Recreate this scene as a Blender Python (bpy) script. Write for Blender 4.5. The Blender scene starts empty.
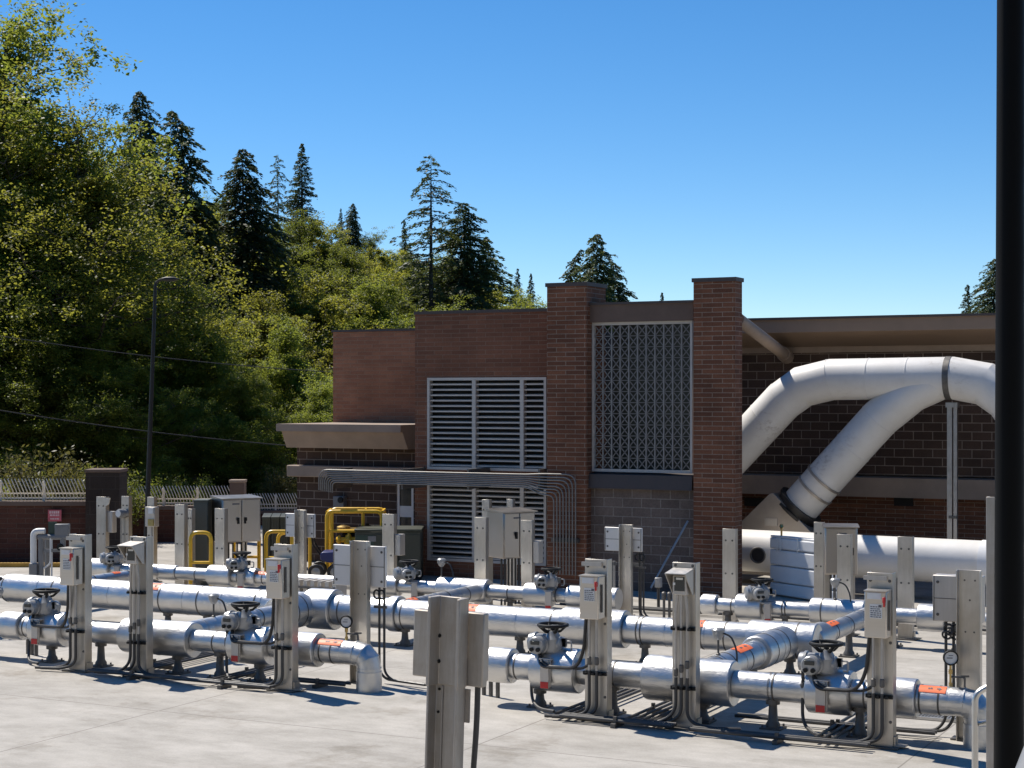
import bpy, bmesh, math, random
import numpy as np
from mathutils import Vector, Matrix
PI = math.pi
sc = bpy.context.scene
col = sc.collection
# ------------------------------------------------------------------ survey helpers
TH = math.radians(27.0); CT, ST = math.cos(TH), math.sin(TH)
FOC, HC, HY = 1700.0, 4.0, 396.0          # focal length in px, eye height, horizon row
def PD(px, py, D):
    lat = (px - 512) / FOC * D
    return Vector((-D*ST + lat*CT, D*CT + lat*ST, HC - (py-HY)/FOC*D))
def DY(px, Y): return Y / (CT + (px-512)/FOC*ST)
def PY(px, py, Y): return PD(px, py, DY(px, Y))
def PZ(px, py, z=0.0): return PD(px, py, FOC*(HC-z)/(py-HY))
def XY(px, Y): return PY(px, HY, Y).x
def ZY(px, py, Y): return PY(px, py, Y).z

# ------------------------------------------------------------------ mesh builder
class MB:
    def __init__(s): s.v = []; s.f = []
    def add(s, vs, fs):
        b = len(s.v); s.v += [tuple(v) for v in vs]; s.f += [tuple(b+i for i in f) for f in fs]; return s
    def box(s, x0, x1, y0, y1, z0, z1, M=None):
        vs = [Vector(p) for p in ((x0,y0,z0),(x1,y0,z0),(x1,y1,z0),(x0,y1,z0),(x0,y0,z1),(x1,y0,z1),(x1,y1,z1),(x0,y1,z1))]
        if M is not None: vs = [M @ v for v in vs]
        return s.add(vs, [(0,3,2,1),(4,5,6,7),(0,1,5,4),(1,2,6,5),(2,3,7,6),(3,0,4,7)])
    def cbox(s, c, sx, sy, sz, M=None):
        return s.box(c[0]-sx/2, c[0]+sx/2, c[1]-sy/2, c[1]+sy/2, c[2]-sz/2, c[2]+sz/2, M)
    def rings(s, rings, close0=True, close1=True):
        n = len(rings[0]); vs = [v for r in rings for v in r]; fs = []
        for i in range(len(rings)-1):
            for j in range(n):
                k = (j+1) % n
                fs.append((i*n+j, i*n+k, (i+1)*n+k, (i+1)*n+j))
        if close0: fs.append(tuple(range(n-1, -1, -1)))
        if close1: fs.append(tuple((len(rings)-1)*n + j for j in range(n)))
        return s.add(vs, fs)
    def lathe(s, p0, p1, prof, n=24):
        """prof: list of (t in metres along the axis from p0, radius)"""
        p0 = Vector(p0); d = (Vector(p1)-p0).normalized()
        a = d.orthogonal().normalized(); b = d.cross(a)
        R = []
        for t, r in prof:
            c = p0 + d*t
            R.append([c + (a*math.cos(2*PI*j/n) + b*math.sin(2*PI*j/n))*r for j in range(n)])
        return s.rings(R)
    def cyl(s, p0, p1, r0, r1=None, n=20):
        L = (Vector(p1)-Vector(p0)).length
        return s.lathe(p0, p1, [(0, r0), (L, r0 if r1 is None else r1)], n)
    def sweep(s, pts, r, n=8, caps=True, rs=None):
        pts = [Vector(p) for p in pts]
        ok = [pts[0]]
        for p in pts[1:]:
            if (p-ok[-1]).length > 1e-5: ok.append(p)
        pts = ok; R = []
        t0 = (pts[1]-pts[0]).normalized(); a = t0.orthogonal().normalized()
        for i, p in enumerate(pts):
            t = ((pts[min(i+1, len(pts)-1)]-p).normalized() if i < len(pts)-1 else Vector()) + ((p-pts[i-1]).normalized() if i > 0 else Vector())
            if t.length < 1e-6: t = t0
            t.normalize()
            a = (a - t*a.dot(t)).normalized(); b = t.cross(a)
            rr = rs[i] if rs else r
            if 0 < i < len(pts)-1:
                c = t.dot((p-pts[i-1]).normalized()); k = 1/max(c, .6)
                # mitre: stretch in the bend plane
                m = ((pts[i+1]-p).normalized()-(p-pts[i-1]).normalized())
                if m.length > 1e-4:
                    m.normalize()
                    R.append([p + w*rr + m*(m.dot(w)*rr*(k-1)) for w in (a*math.cos(2*PI*j/n)+b*math.sin(2*PI*j/n) for j in range(n))])
                    continue
            R.append([p + (a*math.cos(2*PI*j/n)+b*math.sin(2*PI*j/n))*rr for j in range(n)])
        return s.rings(R, caps, caps)
    def torus(s, c, ax, R, r, N=24, n=8):
        c = Vector(c); ax = Vector(ax).normalized(); a = ax.orthogonal().normalized(); b = ax.cross(a)
        vs = []; fs = []
        for i in range(N):
            u = a*math.cos(2*PI*i/N)+b*math.sin(2*PI*i/N)
            for j in range(n):
                vs.append(c + u*(R + r*math.cos(2*PI*j/n)) + ax*(r*math.sin(2*PI*j/n)))
        for i in range(N):
            for j in range(n):
                fs.append((i*n+j, ((i+1)%N)*n+j, ((i+1)%N)*n+(j+1)%n, i*n+(j+1)%n))
        return s.add(vs, fs)
    def prism(s, poly, axis, t0, t1):
        """poly: 2-D outline; axis x: (y,z), y: (x,z), z: (x,y)"""
        def P(p, t): return {'x': (t,p[0],p[1]), 'y': (p[0],t,p[1]), 'z': (p[0],p[1],t)}[axis]
        n = len(poly)
        return s.add([P(p,t0) for p in poly]+[P(p,t1) for p in poly],
                     [tuple(range(n-1,-1,-1)), tuple(range(n,2*n))]+[(i,(i+1)%n,n+(i+1)%n,n+i) for i in range(n)])
    def build(s, name, mat, parent=None, loc=None, bevel=0, seg=2, flat=False, sharp=32):
        me = bpy.data.meshes.new(name); me.from_pydata(s.v, [], s.f)
        bm = bmesh.new(); bm.from_mesh(me); bmesh.ops.recalc_face_normals(bm, faces=bm.faces); bm.to_mesh(me); bm.free()
        me.materials.append(mat)
        if not flat:
            me.polygons.foreach_set('use_smooth', [True]*len(me.polygons)); me.set_sharp_from_angle(angle=math.radians(sharp))
        o = bpy.data.objects.new(name, me); col.objects.link(o)
        if loc is not None: o.location = loc
        if parent is not None: o.parent = parent
        if bevel:
            m = o.modifiers.new('bevel', 'BEVEL'); m.width = bevel; m.segments = seg; m.limit_method = 'ANGLE'; m.angle_limit = .7
        return o
def arc_path(pts, r, n=6):
    """polyline with its inner corners rounded to radius r"""
    pts = [Vector(p) for p in pts]; out = [pts[0]]
    for i in range(1, len(pts)-1):
        p = pts[i]; a = (pts[i-1]-p); b = (pts[i+1]-p)
        d = min(r, a.length*.49, b.length*.49); A = p+a.normalized()*d; B = p+b.normalized()*d
        for k in range(n+1):
            t = k/n; out.append(A*(1-t)**2 + p*2*t*(1-t) + B*t*t)
    out.append(pts[-1]); return out
def tag(o, label=None, cat=None, group=None, kind=None):
    if label: o['label'] = label
    if cat: o['category'] = cat
    if group: o['group'] = group
    if kind: o['kind'] = kind
    return o
def thing(name, label, cat, loc=(0,0,0), rz=0.0, group=None):
    o = bpy.data.objects.new(name, None); col.objects.link(o); o.empty_display_size = .2
    o.location = loc; o.rotation_euler = (0,0,rz)
    return tag(o, label, cat, group)
def copy_tree(o, parent=None):
    c = o.copy(); col.objects.link(c)
    if parent is not None: c.parent = parent
    for ch in list(o.children): copy_tree(ch, c)
    return c
def again(o, label, loc, rz=None, sc_=None):
    c = copy_tree(o); c['label'] = label; c.location = loc
    if rz is not None: c.rotation_euler = (0,0,rz)
    if sc_ is not None: c.scale = (sc_,)*3
    return c

# ------------------------------------------------------------------ materials
def lin(c): return tuple((x/12.92 if x <= .04045 else ((x+.055)/1.055)**2.4) for x in c)
def newmat(name):
    m = bpy.data.materials.new(name); m.use_nodes = True; nt = m.node_tree
    return m, nt, nt.nodes['Principled BSDF'], nt.nodes, nt.links
def noise(nt, scale, detail=4, rough=.6, coord='Object', stretch=None):
    tc = nt.nodes.new('ShaderNodeTexCoord'); n = nt.nodes.new('ShaderNodeTexNoise')
    n.inputs['Scale'].default_value = scale; n.inputs['Detail'].default_value = detail; n.inputs['Roughness'].default_value = rough
    if stretch:
        mp = nt.nodes.new('ShaderNodeMapping'); mp.inputs['Scale'].default_value = stretch
        nt.links.new(tc.outputs[coord], mp.inputs[0]); nt.links.new(mp.outputs[0], n.inputs['Vector'])
    else: nt.links.new(tc.outputs[coord], n.inputs['Vector'])
    return n
def ramp(nt, src, stops):
    r = nt.nodes.new('ShaderNodeValToRGB'); e = r.color_ramp.elements
    while len(e) < len(stops): e.new(.5)
    for i, (p, c) in enumerate(stops): e[i].position = p; e[i].color = (*c, 1) if len(c) == 3 else c
    nt.links.new(src, r.inputs[0]); return r
def mixc(nt, fac, a, b, mode='MIX'):
    m = nt.nodes.new('ShaderNodeMix'); m.data_type = 'RGBA'; m.blend_type = mode
    for sock, v in ((m.inputs[0], fac), (m.inputs[6], a), (m.inputs[7], b)):
        if hasattr(v, 'links'): nt.links.new(v, sock)
        elif isinstance(v, (int, float)): sock.default_value = v
        else: sock.default_value = (*v, 1)
    return m.outputs[2]
def bump(nt, b, src, dist, strength=1.0):
    n = nt.nodes.new('ShaderNodeBump'); n.inputs['Distance'].default_value = dist; n.inputs['Strength'].default_value = strength
    nt.links.new(src, n.inputs['Height']); nt.links.new(n.outputs[0], b.inputs['Normal']); return n
def simple(name, c, rough=.55, metal=0.0, var=.12, scale=6.0, bmp=0.0, stretch=None, spec=.5):
    m, nt, b, N, L = newmat(name)
    n = noise(nt, scale, 5, .65, stretch=stretch)
    lo = tuple(x*(1-var) for x in c); hi = tuple(min(1, x*(1+var)) for x in c)
    r = ramp(nt, n.outputs[0], [(.3, lo), (.7, hi)])
    L.new(r.outputs[0], b.inputs['Base Color'])
    b.inputs['Metallic'].default_value = metal; b.inputs['Specular IOR Level'].default_value = spec
    rr = ramp(nt, n.outputs[0], [(.3, (max(.05, rough-.08),)*3), (.7, (min(1, rough+.08),)*3)])
    L.new(rr.outputs[0], b.inputs['Roughness'])
    if bmp: bump(nt, b, n.outputs[0], bmp)
    return m
def brick(name, w, h, mortar, c1, c2, cm, offx=0.0, bmp=.006, stain=.35):
    m, nt, b, N, L = newmat(name)
    tc = N.new('ShaderNodeTexCoord'); sx = N.new('ShaderNodeSeparateXYZ'); sn = N.new('ShaderNodeSeparateXYZ')
    L.new(tc.outputs['Object'], sx.inputs[0]); L.new(tc.outputs['Normal'], sn.inputs[0])
    ab = N.new('ShaderNodeMath'); ab.operation = 'ABSOLUTE'; L.new(sn.outputs[0], ab.inputs[0])
    gt = N.new('ShaderNodeMath'); gt.operation = 'GREATER_THAN'; gt.inputs[1].default_value = .6; L.new(ab.outputs[0], gt.inputs[0])
    mx = N.new('ShaderNodeMix'); mx.data_type = 'FLOAT'; L.new(gt.outputs[0], mx.inputs[0]); L.new(sx.outputs[0], mx.inputs[2]); L.new(sx.outputs[1], mx.inputs[3])
    cb = N.new('ShaderNodeCombineXYZ'); L.new(mx.outputs[0], cb.inputs[0]); L.new(sx.outputs[2], cb.inputs[1])
    t = N.new('ShaderNodeTexBrick'); L.new(cb.outputs[0], t.inputs['Vector'])
    t.inputs['Scale'].default_value = 1; t.inputs['Brick Width'].default_value = w; t.inputs['Row Height'].default_value = h
    t.inputs['Mortar Size'].default_value = mortar; t.inputs['Mortar Smooth'].default_value = .15
    t.inputs['Color1'].default_value = (*c1,1); t.inputs['Color2'].default_value = (*c2,1); t.inputs['Mortar'].default_value = (*cm,1)
    n = noise(nt, .9, 6, .65); n2 = noise(nt, 30, 3, .6)
    r = ramp(nt, n.outputs[0], [(.3, (1-stain,)*3), (.72, (1+.12,)*3)])
    r2 = ramp(nt, n2.outputs[0], [(.3, (.82,)*3), (.7, (1.12,)*3)])
    c = mixc(nt, 1.0, t.outputs[0], r.outputs[0], 'MULTIPLY'); c = mixc(nt, 1.0, c, r2.outputs[0], 'MULTIPLY')
    L.new(c, b.inputs['Base Color']); b.inputs['Roughness'].default_value = .85; b.inputs['Specular IOR Level'].default_value = .25
    inv = N.new('ShaderNodeMath'); inv.operation = 'SUBTRACT'; inv.inputs[0].default_value = 1; L.new(t.outputs['Fac'], inv.inputs[1])
    ad = N.new('ShaderNodeMath'); ad.operation = 'MULTIPLY_ADD'; ad.inputs[1].default_value = .35; L.new(n2.outputs[0], ad.inputs[0]); L.new(inv.outputs[0], ad.inputs[2])
    bump(nt, b, ad.outputs[0], bmp)
    return m
M = {}
M['red_brick'] = brick('red_brick', .43, .0945, .008, (.25,.105,.058), (.15,.064,.038), (.33,.25,.19))
M['red_brick_wall'] = brick('red_brick_wall', .43, .0945, .008, (.255,.112,.066), (.185,.082,.05), (.27,.18,.13))
M['upper_brick'] = brick('upper_red_brick', .43, .0945, .008, (.42,.19,.105), (.33,.145,.082), (.40,.25,.165))
M['grey_block'] = brick('grey_block', .42, .19, .010, (.19,.15,.13), (.14,.11,.096), (.29,.255,.225))
M['brown_block'] = brick('brown_block', .42, .19, .010, (.10,.064,.048), (.066,.043,.033), (.30,.24,.195))
M['fence_brick'] = brick('fence_brick', .43, .12, .008, (.125,.052,.035), (.09,.038,.027), (.14,.09,.07))
M['pillar_block'] = brick('pillar_block', .6, .3, .008, (.05,.037,.030), (.042,.031,.026), (.075,.06,.05))
M['precast'] = simple('tan_precast', (.31,.235,.18), .8, var=.16, scale=1.6, bmp=.002)
M['precast_dark'] = simple('brown_precast', (.135,.092,.07), .8, var=.2, scale=1.4, bmp=.002)
M['fascia'] = simple('bronze_fascia', (.235,.165,.115), .55, var=.1, scale=1.2)
M['roofing'] = simple('roofing_membrane', (.55,.52,.47), .9, var=.15, scale=.8)
M['coping'] = simple('dark_coping', (.07,.055,.05), .6)
M['louver'] = simple('louver_aluminium', (.52,.49,.45), .5, .1, var=.1, scale=4)
M['grille'] = simple('grille_aluminium', (.20,.195,.19), .45, .3, var=.1, scale=4)
M['grille_bar'] = simple('grille_bar_aluminium', (.30,.295,.285), .5, .2)
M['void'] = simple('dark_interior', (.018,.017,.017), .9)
M['white_duct'] = None
M['alum'] = None
M['panel_grey'] = simple('mill_aluminium_panel', (.53,.495,.45), .5, .65, var=.1, scale=2.5, stretch=(6,6,.6))
M['pale_panel'] = simple('pale_aluminium_panel', (.74,.715,.68), .5, .25, var=.06, scale=2.5)
M['stainless'] = simple('stainless_steel', (.50,.46,.42), .36, 1.0, var=.03, scale=.8)
M['switch_box'] = simple('brushed_stainless_box', (.62,.575,.515), .36, .9, var=.06, scale=2.0, stretch=(1,1,6))
M['conduit'] = simple('steel_conduit', (.40,.39,.38), .42, .85, var=.15, scale=8)
M['galv_conduit'] = simple('galvanised_conduit', (.40,.39,.38), .38, .8, var=.15, scale=8)
M['rack_conduit'] = simple('weathered_conduit', (.25,.24,.225), .5, .6, var=.2, scale=8)
M['dark_conduit'] = simple('coated_grey_conduit', (.05,.047,.044), .5, 0, var=.2, scale=8)
M['rubber'] = simple('black_rubber', (.022,.021,.021), .5, 0)
M['black'] = simple('black_paint', (.012,.0115,.011), .55, 0, spec=.3)
M['pole_black'] = simple('black_pole_paint', (.005,.0045,.004), .6, 0, spec=.15)
M['bronze'] = simple('dark_bronze_paint', (.011,.0095,.008), .55, 0)
M['cast'] = simple('grey_cast_paint', (.36,.36,.355), .34, .35, var=.1, scale=12, bmp=.0015)
M['support'] = simple('galvanised_support', (.14,.132,.122), .55, .6, var=.3, scale=9)
M['screen'] = simple('dark_display_glass', (.03,.035,.035), .12, 0)
M['white_label'] = simple('white_label', (.72,.72,.70), .5, 0, var=.05)
M['ink'] = simple('label_ink', (.12,.12,.13), .6)
M['red'] = simple('red_plastic', (.55,.02,.02), .4)
M['sign_red'] = simple('faded_red_sign', (.50,.10,.13), .5, var=.2, scale=8)
M['sign_pale'] = simple('faded_sign_lettering', (.72,.50,.50), .5, var=.15, scale=10)
M['orange'] = simple('orange_tape', (.85,.17,.05), .5, var=.12, scale=5)
M['yellow'] = simple('yellow_paint', (.82,.49,.03), .42, var=.15, scale=6)
M['kerb_yellow'] = simple('worn_yellow_kerb', (.42,.24,.04), .7, var=.3, scale=3)
M['blue'] = simple('blue_paint', (.018,.03,.13), .4)
M['olive'] = simple('dark_olive_paint', (.045,.05,.036), .5, var=.15, scale=2)
M['green_cabinet'] = simple('grey_green_paint', (.10,.11,.095), .5, var=.1, scale=2)
M['equip_grey'] = simple('grey_equipment_paint', (.19,.19,.19), .5)
M['white_paint'] = simple('white_paint', (.72,.71,.68), .5, var=.06, scale=4)
M['cream_fence'] = simple('cream_steel_fence', (.74,.67,.55), .5, var=.08, scale=3)
M['quilt'] = simple('white_insulation_cover', (.76,.755,.74), .7, var=.05, scale=3)
M['transition'] = simple('grey_duct_transition', (.42,.37,.32), .45, .5, var=.12, scale=2)
M['brass'] = simple('brass', (.50,.36,.15), .35, 1.0)
M['grating'] = simple('galvanised_grating', (.55,.54,.52), .4, .8)
M['bark'] = simple('tree_bark', (.075,.058,.043), .9, var=.4, scale=5, bmp=.01, stretch=(3,3,.6))
M['wire'] = simple('cable_black', (.03,.03,.03), .6)
M['rail_steel'] = simple('rail_stainless', (.60,.58,.54), .35, .9)
M['pad'] = simple('concrete_pad', (.42,.38,.32), .9, var=.15, scale=6, bmp=.003)
M['green_label'] = simple('green_sign_plate', (.03,.06,.045), .5)
M['tag_yellow'] = simple('yellow_device_cover', (.42,.32,.10), .5)
def mk_cladding():
    m, nt, b, N, L = newmat('aluminium_cladding')
    b.inputs['Metallic'].default_value = 1
    n = noise(nt, 1.3, 5, .6); n2 = noise(nt, 7, 4, .7, stretch=(.7,1.6,1.6)); n3 = noise(nt, 40, 3, .7)
    oi = N.new('ShaderNodeObjectInfo')
    r = ramp(nt, n.outputs[0], [(.3, (.54,.54,.535)), (.7, (.70,.695,.685))]); L.new(r.outputs[0], b.inputs['Base Color'])
    r3 = ramp(nt, n2.outputs[0], [(.3, (.33,)*3), (.7, (.50,)*3)]); L.new(r3.outputs[0], b.inputs['Roughness'])
    ad = N.new('ShaderNodeMath'); ad.operation = 'MULTIPLY_ADD'; ad.inputs[1].default_value = .12
    L.new(n3.outputs[0], ad.inputs[0]); L.new(n2.outputs[0], ad.inputs[2])
    bump(nt, b, ad.outputs[0], .013, .65)
    return m
M['cladding'] = mk_cladding()
def mk_alum():
    m, nt, b, N, L = newmat('mill_aluminium_post')
    n = noise(nt, 1.5, 6, .7, stretch=(9,9,1.0)); n2 = noise(nt, 1.1, 4, .6)
    r = ramp(nt, n.outputs[0], [(.3, (.56,.525,.475)), (.72, (.72,.68,.62))])
    r2 = ramp(nt, n2.outputs[0], [(.30, (.70,.665,.61)), (.62, (1,1,1))])
    L.new(mixc(nt, 1.0, r.outputs[0], r2.outputs[0], 'MULTIPLY'), b.inputs['Base Color'])
    b.inputs['Metallic'].default_value = .88
    rr = ramp(nt, n.outputs[0], [(.3, (.36,)*3), (.7, (.5,)*3)]); L.new(rr.outputs[0], b.inputs['Roughness'])
    bump(nt, b, n2.outputs[0], .01, .3)
    return m
M['alum'] = mk_alum()
def mk_weathered():
    m, nt, b, N, L = newmat('weathered_aluminium')
    n = noise(nt, 1.6, 6, .75, stretch=(12,12,1.2)); n2 = noise(nt, 3, 5, .65)
    r = ramp(nt, n.outputs[0], [(.3, (.40,.365,.32)), (.72, (.54,.50,.45))])
    r2 = ramp(nt, n2.outputs[0], [(.3, (.85,.8,.74)), (.62, (1,1,1))])
    L.new(mixc(nt, 1.0, r.outputs[0], r2.outputs[0], 'MULTIPLY'), b.inputs['Base Color'])
    b.inputs['Metallic'].default_value = .6; b.inputs['Roughness'].default_value = .55
    bump(nt, b, n2.outputs[0], .004, .3)
    return m
M['weathered'] = mk_weathered()
def mk_duct():
    m, nt, b, N, L = newmat('white_duct_jacket')
    n = noise(nt, 1.2, 6, .7); n2 = noise(nt, .55, 2, .5); n3 = noise(nt, 9, 5, .75, stretch=(.5,1,1))
    r = ramp(nt, n.outputs[0], [(.3, (.68,.65,.60)), (.7, (.78,.755,.715))])
    # scuffed patches of their own outline
    mu = N.new('ShaderNodeMath'); mu.operation = 'MULTIPLY'; L.new(ramp(nt, n2.outputs[0], [(.57,(0,0,0)), (.68,(.6,.6,.6))]).outputs[0], mu.inputs[0]); L.new(ramp(nt, n3.outputs[0], [(.50,(0,0,0)), (.62,(1,1,1))]).outputs[0], mu.inputs[1])
    L.new(mixc(nt, mu.outputs[0], r.outputs[0], (.36,.31,.27)), b.inputs['Base Color'])
    b.inputs['Roughness'].default_value = .5; bump(nt, b, n.outputs[0], .012, .5)
    return m
M['white_duct'] = mk_duct()
def mk_concrete():
    m, nt, b, N, L = newmat('broom_finished_concrete')
    n = noise(nt, .22, 6, .62, stretch=(1,1.5,1)); n2 = noise(nt, 1.3, 7, .72, stretch=(.75,1.25,1)); n3 = noise(nt, 38, 3, .7); n4 = noise(nt, .6, 5, .75)
    r = ramp(nt, n.outputs[0], [(.3, (.375,.352,.315)), (.7, (.475,.448,.405))])
    r2 = ramp(nt, n2.outputs[0], [(.32, (.74,.73,.71)), (.62, (1.05,1.04,1.03))])
    r3 = ramp(nt, n3.outputs[0], [(.3, (.90,.90,.90)), (.7, (1.06,1.06,1.06))])
    r4 = ramp(nt, n4.outputs[0], [(.54, (1,1,1)), (.70, (.70,.675,.635))])
    c = mixc(nt, 1, r.outputs[0], r2.outputs[0], 'MULTIPLY'); c = mixc(nt, 1, c, r3.outputs[0], 'MULTIPLY'); c = mixc(nt, 1, c, r4.outputs[0], 'MULTIPLY')
    # saw-cut joints
    tc = N.new('ShaderNodeTexCoord'); t = N.new('ShaderNodeTexBrick'); L.new(tc.outputs['Object'], t.inputs['Vector'])
    t.offset = 0; t.inputs['Scale'].default_value = 1; t.inputs['Brick Width'].default_value = 4.6; t.inputs['Row Height'].default_value = 4.3
    t.inputs['Mortar Size'].default_value = .012; t.inputs['Mortar Smooth'].default_value = .3
    c = mixc(nt, t.outputs['Fac'], c, (.22,.20,.175))
    L.new(c, b.inputs['Base Color']); b.inputs['Roughness'].default_value = .88; b.inputs['Specular IOR Level'].default_value = .3
    bump(nt, b, n3.outputs[0], .004, .5)
    return m
M['concrete'] = mk_concrete()
def mk_leaf(name, c1, c2, ct, trans=.4):
    m = bpy.data.materials.new(name); m.use_nodes = True; nt = m.node_tree; N, L = nt.nodes, nt.links
    b = N['Principled BSDF']; out = N['Material Output']
    n = noise(nt, .55, 3, .6, coord='Object'); oi = N.new('ShaderNodeObjectInfo')
    r = ramp(nt, n.outputs[0], [(.32, c1), (.68, c2)])
    hs = N.new('ShaderNodeHueSaturation'); L.new(r.outputs[0], hs.inputs['Color'])
    vr = N.new('ShaderNodeMapRange'); vr.inputs[3].default_value = .75; vr.inputs[4].default_value = 1.25; L.new(oi.outputs['Random'], vr.inputs[0]); L.new(vr.outputs[0], hs.inputs['Value'])
    hr = N.new('ShaderNodeMapRange'); hr.inputs[3].default_value = .485; hr.inputs[4].default_value = .51; L.new(oi.outputs['Random'], hr.inputs[0]); L.new(hr.outputs[0], hs.inputs['Hue'])
    L.new(hs.outputs[0], b.inputs['Base Color']); b.inputs['Roughness'].default_value = .5; b.inputs['Specular IOR Level'].default_value = .3
    if trans:
        tr = N.new('ShaderNodeBsdfTranslucent'); mx = N.new('ShaderNodeMixShader'); mx.inputs[0].default_value = trans
        hs2 = N.new('ShaderNodeHueSaturation'); hs2.inputs['Color'].default_value = (*ct,1); L.new(vr.outputs[0], hs2.inputs['Value']); L.new(hs2.outputs[0], tr.inputs[0])
        L.new(b.outputs[0], mx.inputs[1]); L.new(tr.outputs[0], mx.inputs[2]); L.new(mx.outputs[0], out.inputs[0])
    return m
M['leaf'] = mk_leaf('broadleaf_foliage', (.05,.076,.014), (.115,.138,.025), (.34,.38,.05), .47)
M['leaf_yellow'] = mk_leaf('yellow_green_foliage', (.085,.105,.018), (.16,.168,.03), (.48,.47,.06), .48)
M['needle'] = mk_leaf('conifer_foliage', (.038,.06,.022), (.085,.108,.036), (.15,.18,.04), .28)
M['shrub'] = mk_leaf('dry_shrub_foliage', (.09,.095,.028), (.14,.13,.04), (.24,.22,.05), .35)
def mk_forest():
    m, nt, b, N, L = newmat('forest_floor')
    n = noise(nt, .5, 6, .7); r = ramp(nt, n.outputs[0], [(.3, (.018,.026,.009)), (.7, (.05,.055,.02))]); L.new(r.outputs[0], b.inputs['Base Color']); b.inputs['Roughness'].default_value = .95
    bump(nt, b, n.outputs[0], .4); return m
M['forest'] = mk_forest()

# ------------------------------------------------------------------ camera, sky, sun
cd = bpy.data.cameras.new('camera'); cam = bpy.data.objects.new('camera', cd); col.objects.link(cam)
cam.location = (0,0,HC); cam.rotation_euler = (PI/2, 0, TH); cd.sensor_width = 36; cd.lens = FOC/1024*36
cd.shift_y = (HY-384)/1024; cd.clip_end = 3000; cd.clip_start = .1; sc.camera = cam
SUN = Vector((-.950, .312, 0))*math.cos(math.radians(56)) + Vector((0,0,math.sin(math.radians(56))))
w = bpy.data.worlds.new('World'); sc.world = w; w.use_nodes = True
bg = w.node_tree.nodes['Background']; sk = w.node_tree.nodes.new('ShaderNodeTexSky'); sk.sky_type = 'NISHITA'; sk.sun_disc = False
sk.sun_elevation = math.radians(56); sk.sun_rotation = math.atan2(SUN.x, SUN.y); sk.air_density = 1.0; sk.dust_density = 0.0; sk.ozone_density = 3.0; sk.altitude = 2500
hsv = w.node_tree.nodes.new('ShaderNodeHueSaturation'); hsv.inputs['Saturation'].default_value = 1.3
w.node_tree.links.new(sk.outputs[0], hsv.inputs['Color']); w.node_tree.links.new(hsv.outputs[0], bg.inputs[0]); bg.inputs[1].default_value = .112
ld = bpy.data.lights.new('sun', 'SUN'); lo = bpy.data.objects.new('sun', ld); col.objects.link(lo)
ld.energy = 5.0; ld.angle = math.radians(.53); ld.color = (1, .94, .85); lo.rotation_euler = SUN.to_track_quat('Z', 'Y').to_euler(); lo.location = (-30, 10, 40)
sc.view_settings.view_transform = 'Standard'; sc.view_settings.look = 'None'; sc.view_settings.exposure = 0.27; sc.view_settings.gamma = 1
# ------------------------------------------------------------------ setting
def hill(X, Y):
    lat = X*CT + Y*ST; D = -X*ST + Y*CT
    if D < -16: return -.04 + 30*min(1, (-D-16)/55)**.8      # unseen slope added behind the viewer to block the blue low sky
    if D < 56: return -.04
    u = lat/D
    s = min(1, (D-56)/90); s = s*s*(3-2*s)
    a = min(1, max(0, (.06-u)/.22)); a = a*a*(3-2*a)
    return -.04 + s*(15*a + 1.5)
def terrain():
    m = MB(); vs = []; fs = []
    rad = [0, 8, 16, 24, 35, 48, 56, 62, 68, 75, 82, 90, 98, 106, 115, 125, 135, 150, 170, 210, 300, 500, 900, 2200]
    na = 120
    for r in rad:
        for k in range(na):
            a = 2*PI*k/na; X, Y = r*math.cos(a), r*math.sin(a)
            vs.append((X, Y, hill(X, Y)))
    for i in range(len(rad)-1):
        for k in range(na): fs.append((i*na+k, (i+1)*na+k, (i+1)*na+(k+1)%na, i*na+(k+1)%na))
    m.add(vs, fs); return tag(m.build('terrain', M['forest']), kind='structure')
terrain()
deck = MB().box(-46, 34, -6, 52, -.3, 0.0)
tag(deck.build('concrete_deck', M['concrete']), kind='structure')
def wp(mb, name, mat, root, **k):
    o = mb.build(name, mat, root, **k); o.location = -root.location; return o
def pxbox(m, x0, x1, Y, dy, z0, z1): return m.box(XY(x0, Y), XY(x1, Y), Y, Y+dy, z0, z1)
random.seed(5)
# ------------------------------------------------------------------ screen building: louvred block, two tall columns, lattice
YC, YG, YL, YR, YW = 32.0, 32.22, 32.9, 37.0, 34.4
sb = thing('brick_building', 'tall red brick building block with two columns, a metal lattice and large louvres', 'building', (XY(560, YL), YL, 0))
zc = ZY(717, 277.5, YC)
xl0, xl1 = XY(415, YL), XY(548, YL); zl = ZY(480, 313, YL)
LV = [(427.5, 547, 377.5, 470.5, 15), (424.5, 546, 484.5, 563, 13)]
# block wall built round its two louvre openings
m = MB()
lx0, lx1 = XY(427.5, YL), XY(546.5, YL)
zt1, zb1 = ZY(487, 377.5, YL), ZY(487, 470.5, YL); zt2, zb2 = ZY(487, 484.5, YL), ZY(487, 563, YL)
m.box(xl0, lx0, YL, YL+.5, 0, zl); m.box(lx1, XY(556, YL), YL, YL+.5, 0, zl)
m.box(lx0, lx1, YL, YL+.5, zt1, zl); m.box(lx0, lx1, YL, YL+.5, zt2, zb1); m.box(lx0, lx1, YL, YL+.5, 0, zb2)
wp(m, 'louvre_wall', M['red_brick_wall'], sb)
m = MB(); m.box(xl0+.01, XY(556, YL), YL+.5, YL+8, 0, zl-.35); wp(m, 'roof', M['void'], sb)
m = MB(); m.box(xl0-.02, XY(549, YL), YL-.03, YL+.55, zl, zl+.07); wp(m, 'coping', M['coping'], sb)
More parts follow.
